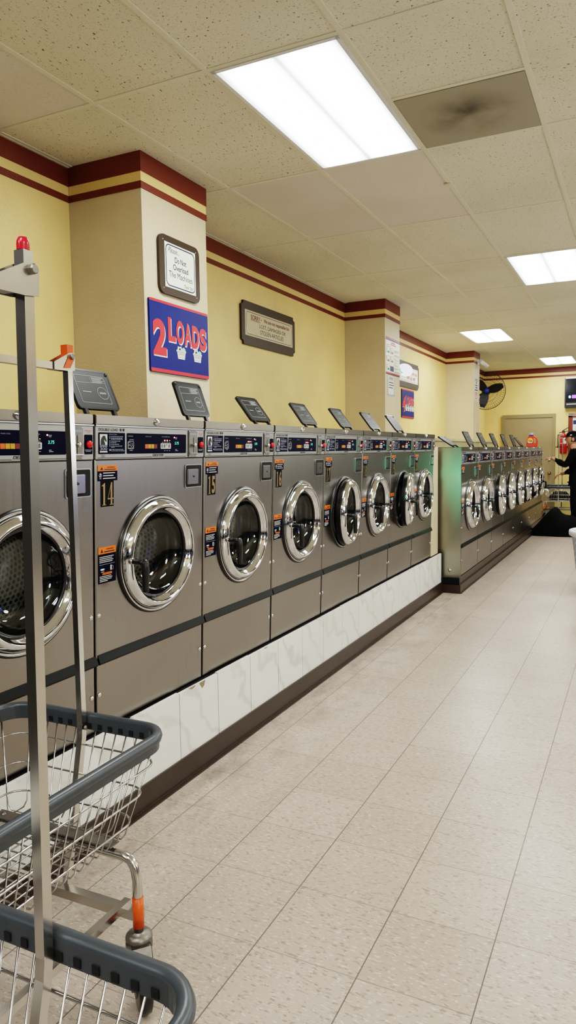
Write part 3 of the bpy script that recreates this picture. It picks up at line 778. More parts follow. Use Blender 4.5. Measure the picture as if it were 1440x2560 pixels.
def number_plate(root, num, W, H):
    su, sv = W/.66, H/1.14
    mb = MB().rect(.030*su, .816*sv, .096*su, .908*sv, (.0008,0,0), mi=0, **YZ)
    def P(pts, a): mb.poly([((a+x)*su, (.821+y)*sv) for x, y in pts], (.0013,0,0), mi=1, **YZ)
    for q, ch in enumerate(str(num)):
        a = .0325+.0315*q
        if ch == '1':
            P([(.010,.003),(.019,.003),(.019,.080),(.017,.080),(.003,.071),(.003,.068),(.010,.069)], a); P([(.005,0),(.024,0),(.024,.003),(.005,.003)], a)
        elif ch == '4':
            P([(.016,.003),(.0245,.003),(.0245,.081),(.0205,.081),(.0185,.072),(.016,.060)], a); P([(.0005,.020),(.031,.020),(.031,.025),(.0005,.025)], a)
            P([(.0005,.020),(.0035,.024),(.0215,.081),(.0185,.081)], a); P([(.011,0),(.030,0),(.030,.003),(.011,.003)], a)
        else: mb.text(ch, (a+.0145)*su, .822*sv, 0, (.0013,0,0), mi=1, align='c', height=.078*sv, width=.026*su, bold=.03, **YZ)
    return mb.build('number_plate', ['plate', 'gold'], root)

SEAM = [1.262, 1.950, 2.651, 3.315, 3.988, 4.649, 5.282, 5.930, 6.563]
LEAN = math.atan(.044/1.135)
AJAR = [0, 0, 0, .2, 7, .8, 10.5, .8]
TILT = [24, 23, 20, 37, 36, 37, 37, 37]
LAB1 = ['stainless washer cut by the left photo edge, behind the cart poles',
        'stainless front-load washer numbered 14 with closed chrome door',
        'stainless front-load washer numbered 15 with closed chrome door',
        'stainless front-load washer numbered 16 with closed chrome door',
        'stainless front-load washer numbered 17 with its door slightly ajar',
        'stainless front-load washer numbered 18 between two ajar doors',
        'stainless front-load washer numbered 19 with its door wide ajar',
        'last stainless washer of the near row, tinted green beside the gap']
def near_row():
    proto = make_washer(.66, 1.14, 1.0, 1.0, 1)
    row = [proto]+[dup(proto) for _ in range(7)]
    for k, o in enumerate(row):
        o.location = (-1.738, SEAM[k], .3865); o.rotation_euler = (0, LEAN, 0); o.scale = (1, (SEAM[k+1]-SEAM[k])/.66, 1)
        tag(o, LAB1[k], None, 'near row of washers')
        child(o, 'door').rotation_euler = (0, 0, math.radians(AJAR[k]))
        child(o, 'soap_lid').rotation_euler = (0, -math.radians(TILT[k])-LEAN, 0)
        number_plate(o, 13+k, .66, 1.14)
near_row()
LAB2 = ['first washer of the far row, with bare steel side facing the camera', 'second washer of the far row, chrome door closed, left of ajar ones',
        'third washer of the far row, first of it with an ajar door', 'fourth washer of the far row, door ajar', 'fifth washer of the far row, door ajar',
        'sixth washer of the far row', 'seventh washer of the far row, lid lowest of the far raised lids', 'last washer of the far row, under the orange detergent jug']
def far_row():
    proto = make_washer(.80, 1.25, 1.115, 1.55, 2)
    aj = [.2, .8, 4.6, 3.2, 2.8, 2.4, 2.0, 2.0]; tl = [56, 26, 26, 24, 22, 20, 38, 88]
    for k in range(8):
        o = proto if k == 0 else dup(proto)
        o.location = (-1.53, 6.93+.80*k, .16)
        tag(o, LAB2[k], None, 'far row of washers')
        child(o, 'door').rotation_euler = (0, 0, math.radians(aj[k]))
        l = child(o, 'soap_lid'); l.rotation_euler = (0, -math.radians(tl[k]), 0); l.location = (-.20, .52, 1.252)
    first = proto
    s = MB().box((-.66, -.006, -.01), (-.002, .004, 1.245), 0, .002)
    for a, b in ((-.11, .022), ): s.lathe([(.0,-.004),(.012,-.004),(.016,0)], (a, -.006, b+.03), 'y', 14, 1)
    sp = s.build('side_panel', ['steel_side', 'chrome2'], first)
far_row()

# ------------------------------------------------------------------ signs
def baskets(mb, spots, w, h, O, mi_white, mi_mint, mi_dark):
    for a, b in spots:
        mb.poly([(a-w*.5, b+h*.55), (a-w*.40, b), (a+w*.40, b), (a+w*.5, b+h*.55)], O, mi=mi_white, **YZ)
        mb.rect(a-w*.56, b+h*.52, a+w*.56, b+h*.66, O, mi=mi_white, **YZ)
        O2 = (O[0]+.0004, O[1], O[2])
        mb.poly([(a-.05*w, b+h*.62), (a+.1*w, b+h*.84), (a+.3*w, b+h*.92), (a+.48*w, b+h*.80), (a+.5*w, b+h*.62)], O2, mi=mi_mint, **YZ)
        mb.poly([(a-.48*w, b+h*.64), (a-.40*w, b+h*.95), (a-.2*w, b+h*.9), (a, b+h*.98), (a+.06*w, b+h*.75), (a-.08*w, b+h*.64)], O2, mi=mi_white, **YZ)
        mb.poly([(a-.3*w, b+h*.66), (a-.24*w, b+h*.84), (a-.06*w, b+h*.8), (a-.1*w, b+h*.66)], (O[0]+.0007, 0, 0), mi=mi_dark, **YZ)
        for q in range(6):
            x = a-w*.34+q*w*.13
            mb.rect(x, b+h*.30, x+w*.035, b+h*.46, O2, mi=mi_dark, **YZ); mb.rect(x+.01*w, b+h*.08, x+w*.035, b+h*.20, O2, mi=mi_dark, **YZ)

def loads_sign(num, x, y0, y1, z0, z1, label, nb):
    t = thing('loads_sign', label, 'sign', (x, (y0+y1)/2, z0))
    w, h = y1-y0, z1-z0; a0 = -w/2
    b = MB().rect(a0, 0, -a0, h, (.012,0,0), mi=0, thick=.011, r=.012, **YZ)
    b.rect(a0+.004, 0.002, -a0-.004, h*.052, (.0126,0,0), mi=1, **YZ).rect(a0+.002, h*.965, -a0-.002, h-.001, (.0126,0,0), mi=1, **YZ)
    b.build('board', ['signblue', 'signred'], t)
    L = MB(); N = MB()
    for mi, dy, dz, xx in ((1, .006, -.007, .0128), (0, 0, 0, .0133)):
        N.text(str(num), a0+w*.04+dy, h*.235+dz, 0, (xx,0,0), mi=mi, height=h*.50, width=w*.215, bold=.045, **YZ)
        for q, ch in enumerate('LOADS'):
            L.text(ch, a0+w*(.285+.137*q)+dy, h*(.46-.01*q)+dz, 0, (xx,0,0), mi=mi, height=h*.335, width=w*.128, bold=.05, **YZ)
    L.build('lettering', ['signred', 'white_ink'], t)
    sp = [(a0+w*.50, h*.235), (a0+w*.79, h*.235)] if nb == 2 else [(a0+w*(.36+.18*q), h*.25) for q in range(4)]
    N.build('numeral', ['signred', 'white_ink'], t)
    for p in sp:
        k = MB(); baskets(k, [p], w*(.145 if nb == 2 else .15), h*.19, (.013,0,0), 0, 1, 2)
        k.build('basket_print', ['white_ink', 'mint', 'black_ink'], t)
    return t
loads_sign(2, PX, 3.255, 3.846, 1.841, 2.240, 'blue 2 LOADS sign with red letters on the nearest pillar', 2)
loads_sign(4, XW, 9.545, 10.132, 1.835, 2.226, 'blue 4 LOADS sign on the wall past the second pillar', 4)

def overload_sign():
    t = thing('notice_plaque', 'brown rounded plaque asking not to overload the machines, above 2 LOADS', 'sign', (PX, 3.556, 2.284))
    w, h = .404, .325
    MB().rect(-w/2, 0, w/2, h, (.018,0,0), mi=0, thick=.017, r=.045, **YZ).build('board', 'signbrown', t)
    f = MB().rect(-.153, .040, .155, .288, (.0195,0,0), mi=0, thick=.002, **YZ)
    f.build('face', 'signcream', t)
    L = MB(); O = (.0202,0,0)
    L.outline(rrect(-.142, .052, .144, .277, .03), .0062, O, mi=0, **YZ); L.build('border', 'navy_ink', t); L = MB()
    L.text('Please...', -.122, .236, 0, O, mi=0, height=.030, width=.110, shear=.45, **YZ)
    for s_, z, w_ in (('Do Not', .188, .115), ('Overload', .146, .152), ('The Machines', .103, .235)):
        L.build('lettering', 'navy_ink', t); L = MB()
        L.text(s_, .001, z, 0, O, mi=0, align='c', height=.032, width=w_, bold=0 if 'M' in s_ else .012, **YZ)
    L.build('lettering', 'navy_ink', t); L = MB()
    L.text('Thank You!', .128, .064, 0, O, mi=0, align='r', height=.020, width=.095, shear=.45, **YZ)
    L.build('lettering', 'navy_ink', t)
    s_ = MB()
    for a in (-.165, .165):
        for z in (.03, .295): s_.lathe([(0,.002),(.003,.0016),(.004,0)], (.018, a, z), 'x', 10)
    s_.build('screw', 'chrome2', t)
overload_sign()

def notched(w, h, r):
    out = []
    for cx, cy, st in ((w/2, 0, 180), (w/2, h, -90), (-w/2, h, 0), (-w/2, 0, 90)):
        for k in range(5):
            a = math.radians(st-90*k/4 if True else 0); out.append((cx+r*math.cos(a), cy+r*math.sin(a)))
    return out
def plaque(name_label, y, z, w, h, face, lines, cat='sign'):
    t = thing('wall_plaque', name_label, cat, (XW, y, z))
    r = .035
    pts = [(-w/2+r,0),(w/2-r,0),(w/2-r*.9,r*.7),(w/2-r*.4,r*.9),(w/2,r),(w/2,h-r),(w/2-r*.4,h-r*.9),(w/2-r*.9,h-r*.7),(w/2-r,h),(-w/2+r,h),(-w/2+r*.9,h-r*.7),(-w/2+r*.4,h-r*.9),(-w/2,h-r),(-w/2,r),(-w/2+r*.4,r*.9),(-w/2+r*.9,r*.7)]
    MB().poly(pts, (.020,0,0), mi=0, thick=.019, **YZ).build('board', 'signbrown', t)
    m = .07; fw, fh0, fh1 = w/2-.055, .075, h-.07
    MB().rect(-fw, fh0, fw, fh1, (.0215,0,0), thick=.002, **YZ).build('face', face, t)
    L = MB(); O = (.0222,0,0); r2 = .02; a, b0, b1 = fw-.018, fh0+.014, fh1-.014
    q = [(-a+r2,b0),(a-r2,b0),(a-r2*.5,b0+r2*.5),(a,b0+r2),(a,b1-r2),(a-r2*.5,b1-r2*.5),(a-r2,b1),(-a+r2,b1),(-a+r2*.5,b1-r2*.5),(-a,b1-r2),(-a,b0+r2),(-a+r2*.5,b0+r2*.5)]
    L.outline(q, .004, O, mi=1, **YZ); L.build('border', [face, 'black_ink'], t); L = MB(); last = None
    for s_, c, zz, hh, ww, mi, sh in lines:
        if last is not None and abs(zz-last) > .03: L.build('lettering', ['maroon_ink', 'black_ink'], t); L = MB()
        L.text(s_, c, zz, 0, O, mi=mi, align='c', height=hh, width=ww, bold=.02 if mi == 0 else 0, shear=sh, **YZ); last = zz
    return t, L
def stroke_words(L, words, z, h, mi, x=.0222):
    rnd = random.Random(5)
    for a, w in words:
        n = max(2, int(w/.030)); cw = w/n
        for q in range(n):
            b = a+q*cw; L.rect(b, z, b+cw*.28, z+h, (x,0,0), mi=mi, **YZ)
            k = rnd.choice((0, .4, .8)); L.rect(b, z+h*k, b+cw*.8, z+h*(k+.2), (x,0,0), mi=mi, **YZ)
            if rnd.random() < .7: L.rect(b+cw*.56, z, b+cw*.82, z+h*.9, (x,0,0), mi=mi, **YZ)
t, L = plaque('brown notched plaque reading SORRY on the yellow wall between pillars', 5.65, 2.272, 1.0, .352, 'signtan',
    [('_______', -.265, .205, .004, .17, 0, 0), ('SORRY', -.265, .212, .040, .165, 0, 0), ('-', -.165, .228, .006, .02, 0, 0), ('We are not responsible for:', .130, .207, .042, .50, 0, 0), ('LOST, DAMAGED OR', .05, .157, .036, .50, 1, 0), ('STOLEN ARTICLES', .035, .110, .036, .44, 1, 0)])
L.build('lettering', ['maroon_ink', 'black_ink'], t)
t, L = plaque('white-faced brown plaque with red words, partly hidden by the second pillar', 9.85, 2.252, 1.0, .350, 'signwhite',
    [])
stroke_words(L, [(.10,.06),(.17,.055),(.24,.075),(.33,.075)], .185, .042, 0)
stroke_words(L, [(-.10,.12),(.05,.09),(.18,.13)], .118, .042, 0)
L.rect(.04, .106, .31, .110, (.0222,0,0), mi=0, **YZ)
L.build('lettering', ['red_ink', 'black_ink'], t)

def poster():
    y0, y1, z0, z1 = 7.492, 7.985, 2.213, 2.612; x = -2.47
    t = thing('instruction_poster', 'white instruction poster of small diagrams on the second pillar', 'poster', (x-.002, (y0+y1)/2, z0))
    w, h = y1-y0, z1-z0
    b = MB().rect(-w/2, 0, w/2, h, (.004,0,0), mi=0, thick=.003, **YZ)
    b.rect(-w/2, h*.965, w/2, h, (.0045,0,0), mi=1, **YZ).rect(-w/2, h*.915, w/2, h*.963, (.0045,0,0), mi=2, **YZ)
    b.rect(-w/2, h*.025, w/2, h*.062, (.0045,0,0), mi=1, **YZ).rect(-w/2, 0, w/2, h*.024, (.0045,0,0), mi=3, **YZ)
    b.build('sheet', ['signcream', 'red_ink', 'navy_ink', 'black_ink'], t)
    L = MB(); O = (.0048,0,0)
    def R(a0, b0, a1, b1, mi): L.rect((a0-.5)*w, b0*h, (a1-.5)*w, b1*h, O, mi=mi, **YZ)
    R(.38, .855, .66, .885, 0); R(.32, .805, .74, .835, 0); R(.03, .79, .26, .80, 1); R(.03, .755, .32, .765, 1)
    for i, (cx, mi) in enumerate(((.12, 2), (.39, 0))):
        for j, cz in enumerate((.58, .35, .12)):
            if i == 1 and j == 2: R(.30, .10, .56, .24, 3); continue
            L.outline([((cx-.5)*w, cz*h), ((cx+.13-.5)*w, cz*h), ((cx+.13-.5)*w, (cz+.15)*h), ((cx-.5)*w, (cz+.15)*h)], .003, O, mi=1, **YZ)
            R(cx+.01, cz+.005, cx+.12, cz+.05, mi)
            for q in range(4): R(cx-.09, cz+.005+q*.04, cx-.03, cz+.022+q*.04, 1)
    for z, l in ((.69,.34),(.66,.30),(.63,.14),(.56,.36),(.53,.32),(.47,.10),(.43,.30),(.36,.2),(.31,.1),(.28,.28),(.20,.34),(.17,.16),(.11,.36),(.085,.38)):
        R(.60, z, .60+l, z+.010, 1)
    L.build('lettering', ['red_ink', 'black_ink', 'green_ink', 'navy_ink'], t)
    # note in a taped sleeve below
    n = thing('taped_note', 'small white note taped under the instruction poster', 'note', (x-.002, 7.675, 1.99))
    MB().rect(-.115, 0, .115, .21, (.003,0,0), thick=.002, **YZ).build('sheet', 'signwhite', n)
    Ln = MB(); O = (.0036,0,0)
    Ln.outline(rrect(-.07, .165, .075, .200), .003, O, mi=0, **YZ); stroke_words(Ln, [(-.06, .125)], .172, .021, 0, .0038)
    for q, l in enumerate((.16, .17, .14)): Ln.rect(-.08, .135-q*.028, -.08+l, .144-q*.028, O, mi=1, **YZ)
    Ln.build('lettering', ['maroon_ink', 'black_ink'], n)
    tp = MB()
    for a in (-.115, .098): tp.poly([(a, .0), (a+.017, .004), (a+.015, .07), (a+.019, .14), (a+.016, .21), (a+.002, .212)], (.0042,0,0), **YZ)
    tp.rect(-.118, -.006, .118, .012, (.0042,0,0), **YZ); tp.build('tape', 'capclear', n)
    # long notice on third pillar
    s_ = thing('paper_notice', 'tall narrow paper notice on the third pillar', 'notice', (-2.477, 12.30, 2.19))
    MB().rect(-.16, 0, .16, .40, (.004,0,0), thick=.003, **YZ).build('sheet', 'signwhite', s_)
    Ls = MB(); O = (.0046,0,0); Ls.outline(rrect(-.15, .01, .15, .39), .006, O, mi=0, **YZ)
    for z, l, hh, mi in ((.355,.24,.012,0),(.33,.24,.012,0),(.29,.10,.025,0),(.25,.20,.018,0),(.21,.16,.022,0),(.17,.22,.022,0),(.125,.22,.016,1),(.095,.2,.016,1),(.065,.22,.010,1),(.035,.18,.014,1)):
        Ls.rect(-l/2, z, l/2, z+hh, O, mi=mi, **YZ)
    Ls.build('lettering', ['black_ink', 'red_ink'], s_)
poster()

# ------------------------------------------------------------------ laundry carts
def rrpath(hw, hl, r, z, n=5):
    return [(a, b, z) for a, b in rrect(-hw, -hl, hw, hl, r, n)]
def make_cart():
    root = thing('laundry_cart', '', 'laundry cart')
    HW, HL, ZR = .271, .388, .650
    # bumper rim: closed profile swept round a rounded rectangle
    prof = [(.010,-.032),(.011,-.013),(.016,-.010),(.019,.0),(.015,.010),(.005,.014),(-.004,.012),(-.008,.004),(-.008,-.032)]
    path = rrect(-HW, -HL, HW, HL, .075, 8); mb = MB(); n = len(path); k = len(prof)
    for i in range(n):
        p0, p1 = Vector(path[i-1]), Vector(path[(i+1) % n]); d = (p1-p0).normalized(); nn = Vector((d.y, -d.x))
        for a, b in prof: mb.v.append((path[i][0]+nn.x*a, path[i][1]+nn.y*a, ZR+b))
    for i in range(n):
        j = (i+1) % n
        for q in range(k):
            q2 = (q+1) % k
            mb.f.append((i*k+q, i*k+q2, j*k+q2, j*k+q)); mb.mi.append(0); mb.sm.append(q not in (7, 8, 0))
    for s in (-1, 1):                                 # moulded sockets along the inner face
        for q in range(12):
            a = -HW+.075+q*(2*HW-.15)/11
            mb.box((a-.007, s*(HL-.0085)-.002, ZR-.027), (a+.006, s*(HL-.0085)+.002, ZR-.013), 1)
        for q in range(17):
            a = -HL+.075+q*(2*HL-.15)/16
            mb.box((s*(HW-.0085)-.002, a-.006, ZR-.027), (s*(HW-.0085)+.002, a+.006, ZR-.013), 1)
    mb.build('rim', ['rimgrey', 'rimdark'], root)
    # wire basket
    ZB = .390; w = MB()
    def half(z): t = (ZR-.03-z)/(ZR-.03-ZB); return HW-.005-.066*t, HL-.005-.070*t
    for z in (.575, .500, .428): 
        a, b = half(z); w.tube(rrpath(a+.004, b+.004, .055, z), .0030, 6, 0, True)
    nx, ny = 13, 19; zt = ZR-.03
    aB, bB = half(ZB)
    for q in range(nx):
        f = -1+2*q/(nx-1); xt, xb = f*(HW-.06), f*(aB-.03)
        b_t = half(zt)[1]
        w.tube([(xt, b_t, zt), (xb, bB+.006, ZB+.014), (xb, bB-.008, ZB)], .0022, 5, 0)
        w.tube([(xb, bB-.008, ZB), (xb, -bB+.008, ZB)], .0022, 5, 0)
        w.tube([(xb, -bB+.008, ZB), (xb, -bB-.006, ZB+.014), (xt, -b_t, zt)], .0022, 5, 0)
    for q in range(ny):
        f = -1+2*q/(ny-1); yt, yb = f*(HL-.06), f*(bB-.03)
        a_t = half(zt)[0]
        w.tube([(a_t, yt, zt), (aB+.006, yb, ZB+.012), (aB-.008, yb, ZB-.004), (-aB+.008, yb, ZB-.004), (-aB-.006, yb, ZB+.012), (-a_t, yt, zt)], .0022, 5, 0)
    w.build('wire_basket', 'wire', root)
    # undercarriage
    LX, LY = .272, .242
    for s in (-1, 1):
        f = MB()
        f.tube([(-LX, s*LY, .17), (-LX, s*LY, .32), (-LX+.006, s*LY, .350), (-LX+.018, s*LY, .367), (-LX+.038, s*LY, .373), (LX-.038, s*LY, .373), (LX-.018, s*LY, .367), (LX-.006, s*LY, .350), (LX, s*LY, .32), (LX, s*LY, .17)], .0125, 12, 0)
        f.build('leg_tube', 'chrome2', root)
        p = MB().box((-.205, s*LY-.018, .3935), (.205, s*LY+.018, .3975), 0)
        for a in (-.18, .18): p.lathe([(0,.005),(.006,.004),(.008,0)], (a, s*LY, .3975), 'z', 10)
        p.build('cross_plate', 'rust', root)
        c = MB().tube([(-LX, s*(LY+.015), .215), (LX, s*(LY+.015), .215)], .0125, 8, 0, square=True)
        c.build('cross_tube', 'chrome2', root)
        for q in (-1, 1):
            MB().tube([(q*LX, s*LY, .196), (q*LX, s*LY, .274)], .0142, 14).build('orange_collar', 'ortape', root)
            cs = MB().lathe([(.012,.200),(.012,.184),(.025,.182),(.033,.175),(.0345,.168),(.030,.163),(.0285,.160),(.034,.157),(.0345,.148),(.012,.146)], (0,0,0), 'z', 20)
            for e in (-1, 1):
                cs.poly([(-.034,.158),(.034,.158),(.050,.130),(.060,.090),(.058,.050),(.030,.046),(.016,.062),(-.010,.110),(-.034,.136)], (0, e*.024+.0018, 0), (1,0,0), (0,0,1), 0, .0036)
            cs.poly([(-.034,.160),(.034,.160),(.034,.154),(-.034,.154)], (0, -.024, 0), (1,0,0), (0,0,1), 0, .048)
            cs.poly([(.034,.160),(.050,.131),(.058,.100),(.054,.100),(.046,.128),(.031,.155)], (0, -.024, 0), (1,0,0), (0,0,1), 0, .048)
            cs.tube([(.038,-.029,.0622),(.038,.029,.0622)], .008, 8)
            co = cs.build('caster', 'rust', root, (q*LX, s*LY, 0), (0, 0, -.75 if s > 0 else .5))
            MB().lathe([(.010,-.017),(.050,-.017),(.060,-.012),(.062,.0),(.060,.012),(.050,.017),(.010,.017)], (.038,0,.0622), 'y', 32, [1,0,0,0,0,1]).build('wheel', ['black', 'rust'], co)
    for q in (-1, 1):
        r_ = MB(); r_.tube([(q*(LX-.055), -LY, .229), (q*(LX-.055), LY+.03, .229)], .010, 4, 0, square=True)
        r_.build('side_rail', 'chrome2', root)
    # hanging rack: two poles and a bar
    PY = HL-.021
    for s in (-1, 1):
        MB().tube([(0, s*(PY-.085), .205), (0, s*(PY-.003), .60), (0, s*PY, .635), (0, s*PY, 1.676)], .0090, 4, 0, square=True, up=(1,0,0)).build('pole', 'chrome2', root)
        b = MB()
        for e in (-1, 1):
            b.poly([(0.014,1.613),(-.014,1.610),(-.062,1.610),(-.062,1.630),(-.008,1.657),(.008,1.660),(.016,1.650)], (e*.0118+.0012, s*PY, 0), (0, s, 0), (0, 0, 1), 0, .0024*s)
        b.build('bracket', 'chrome2', root)
        bt = MB().lathe([(0,.009),(.006,.009),(.0075,.007),(.0075,.0)], (.0130, s*PY, 1.648), 'x', 8, 0, False).lathe([(0,-.010),(.008,-.010),(.009,0)], (-.0130, s*PY, 1.648), 'x', 8, 0, False)
        bt.build('bolt', 'rust', root); bt = MB()
        bt.box((-.004, s*PY-.017, .615), (.004, s*PY+.0, .622)).lathe([(0,.006),(.006,.005),(.007,0)], (.0125, s*PY, .628), 'x', 10)
        bt.build('bolt', 'rust', root)
    MB().tube([(0, -PY+.03, 1.620), (0, PY-.03, 1.620)], .0092, 4, 0, square=True).build('hanging_bar', 'chrome2', root)
    return root
def carts():
    c = make_cart()
    c.location = (-.790, .388, 0); tag(c, 'wire laundry cart nearest, its tall pole topped with a red cap', None, 'wire laundry carts')
    spots = [((-1.380, 1.130, 0), .012, 'wire laundry cart beside the marble plinth, pole end wrapped in orange'), ((-1.36, 14.80, 0), PI, 'distant wire laundry cart in front of the taupe door, holding dark clothes')]
    for loc, rz, lb in spots:
        o = dup(c); o.location = loc; o.rotation_euler = (0, 0, rz); o['label'] = lb
        if loc[1] < 2:
            s = MB()
            for sg in (1,):
                s.tube([(0, .367, 1.640), (0, .367, 1.680)], .0112, 4, 0, square=True)
            s.poly([(-.03,1.616),(-.005,1.618),(.010,1.640),(.004,1.655),(-.012,1.646)], (.0142, .367, 0), (0,1,0), (0,0,1), 0)
            s.build('orange_tape', 'ortape', o)
    cap = MB().lathe([(.0090,0),(.0090,.008),(.0085,.013),(.006,.018),(0,.019)], (0, .367, 1.676), 'z', 16)
    cap.build('pole_cap', 'redcap', c)
    MB().box((-.020, .366-.055, 1.630), (-.0135, .366-.020, 1.642)).build('green_tape', 'greentape', c)
carts()
def lean_rack(c, a):
    s = math.sin(a)
    for ch in c.children:
        n = ch.name.split('.')[0]
        if n == 'pole':
            y = sum(v.co.y for v in ch.data.vertices)/len(ch.data.vertices)
            ch.rotation_euler = (-a, 0, 0); ch.location = (0, -.65*s, y*s)
        elif n in ('bracket', 'hanging_bar', 'bolt', 'pole_cap', 'green_tape'): ch.location = (0, 1.0*s, 0)
lean_rack(bpy.data.objects['laundry_cart'], .020)

def heap(name, label, cat, loc, size, seed, mat, peak=None):
    rnd = random.Random(seed); bm = bmesh.new(); bmesh.ops.create_icosphere(bm, subdivisions=4, radius=1)
    ph = [rnd.uniform(0, 6) for _ in range(9)]
    for v in bm.verts:
        p = v.co.copy(); q = 1+.10*math.sin(3*p.x+ph[0]+2*p.z)+.08*math.sin(5*p.y+ph[1])+.06*math.sin(7*p.z+4*p.x+ph[2])+.03*math.sin(13*p.x+9*p.y+ph[3])
        p *= q
        if peak and p.z > 0:
            t = max(0, p.z); k = (1-.62*min(1, t)**1.0); p.x = p.x*k+peak*t; p.y *= k
        z = p.z*size[2]
        v.co = Vector((p.x*size[0], p.y*size[1], max(0, z+size[2]*.25)))
    mb = MB().bm(bm, 0, True)
    return tag(mb.build(name, mat, None, loc), label, cat)
def laundry_bag():
    # lofted outline: a slumped sack with a peak and a lower shoulder towards the man
    top = [(-.43,.0),(-.38,.05),(-.30,.12),(-.20,.23),(-.11,.35),(-.03,.44),(.03,.455),(.08,.42),(.11,.36),(.17,.335),(.25,.33),(.33,.30),(.41,.22),(.47,.0)]
    mb = MB(); rows = []
    n = 18
    for i, (x, h) in enumerate(top):
        d = .23*max(.06, (1-((x-.02)/.5)**4))**.5; row = []
        for k in range(n+1):
            a = PI*k/n; y = -d*math.cos(a)*(1-.35*math.sin(a)**3); z = h*math.sin(a)**.62
            w = 1+.05*math.sin(9*x+3*a)+.03*math.sin(17*x-5*a)
            row.append((x, y*w, max(0, z*(1+.02*math.sin(23*x+4*a)))))
        rows.append(row)
    vs = [v for r in rows for v in r]; m = n+1
    fs = [(i*m+k, (i+1)*m+k, (i+1)*m+k+1, i*m+k+1) for i in range(len(rows)-1) for k in range(n)]
    mb._add(vs, fs, 0, True)
    o = mb.build('laundry_bag', 'bag', None, (-1.20, 12.12, 0))
    sd = o.modifiers.new('soft', 'SUBSURF'); sd.levels = sd.render_levels = 1
    tag(o, 'slumped black laundry bag with a peak, on the floor at the man\'s feet', 'laundry bag')
laundry_bag()
heap('clothes_pile', 'dark clothes heaped inside the distant cart', 'clothes', (-1.36, 14.80, .400), (.17, .26, .14), 5, 'bag')

# ------------------------------------------------------------------ white laundry basket at the right edge
def white_basket():
    t = thing('laundry_hamper', 'tall white woven plastic hamper cut by the right photo edge', 'hamper', (-.255, 7.42, 0))
    pr = []
    for k in range(13): z = .0+.585*k/12; pr.append((.252+.065*(z/.585)**1.1, z))
    mb = MB().lathe([(0,0)]+pr, (0,0,0), 'z', 56); mb.lathe([(r-.006, z+.004) for r, z in reversed(pr)]+[(0,.005)], (0,0,0), 'z', 56)
    mb.build('body', 'weave', t)
    MB().lathe([(.310,.545),(.331,.545),(.340,.552),(.342,.585),(.338,.597),(.326,.602),(.312,.598),(.308,.585),(.310,.545)], (0,0,0), 'z', 56).build('rim', 'whiteplastic', t)
white_basket()

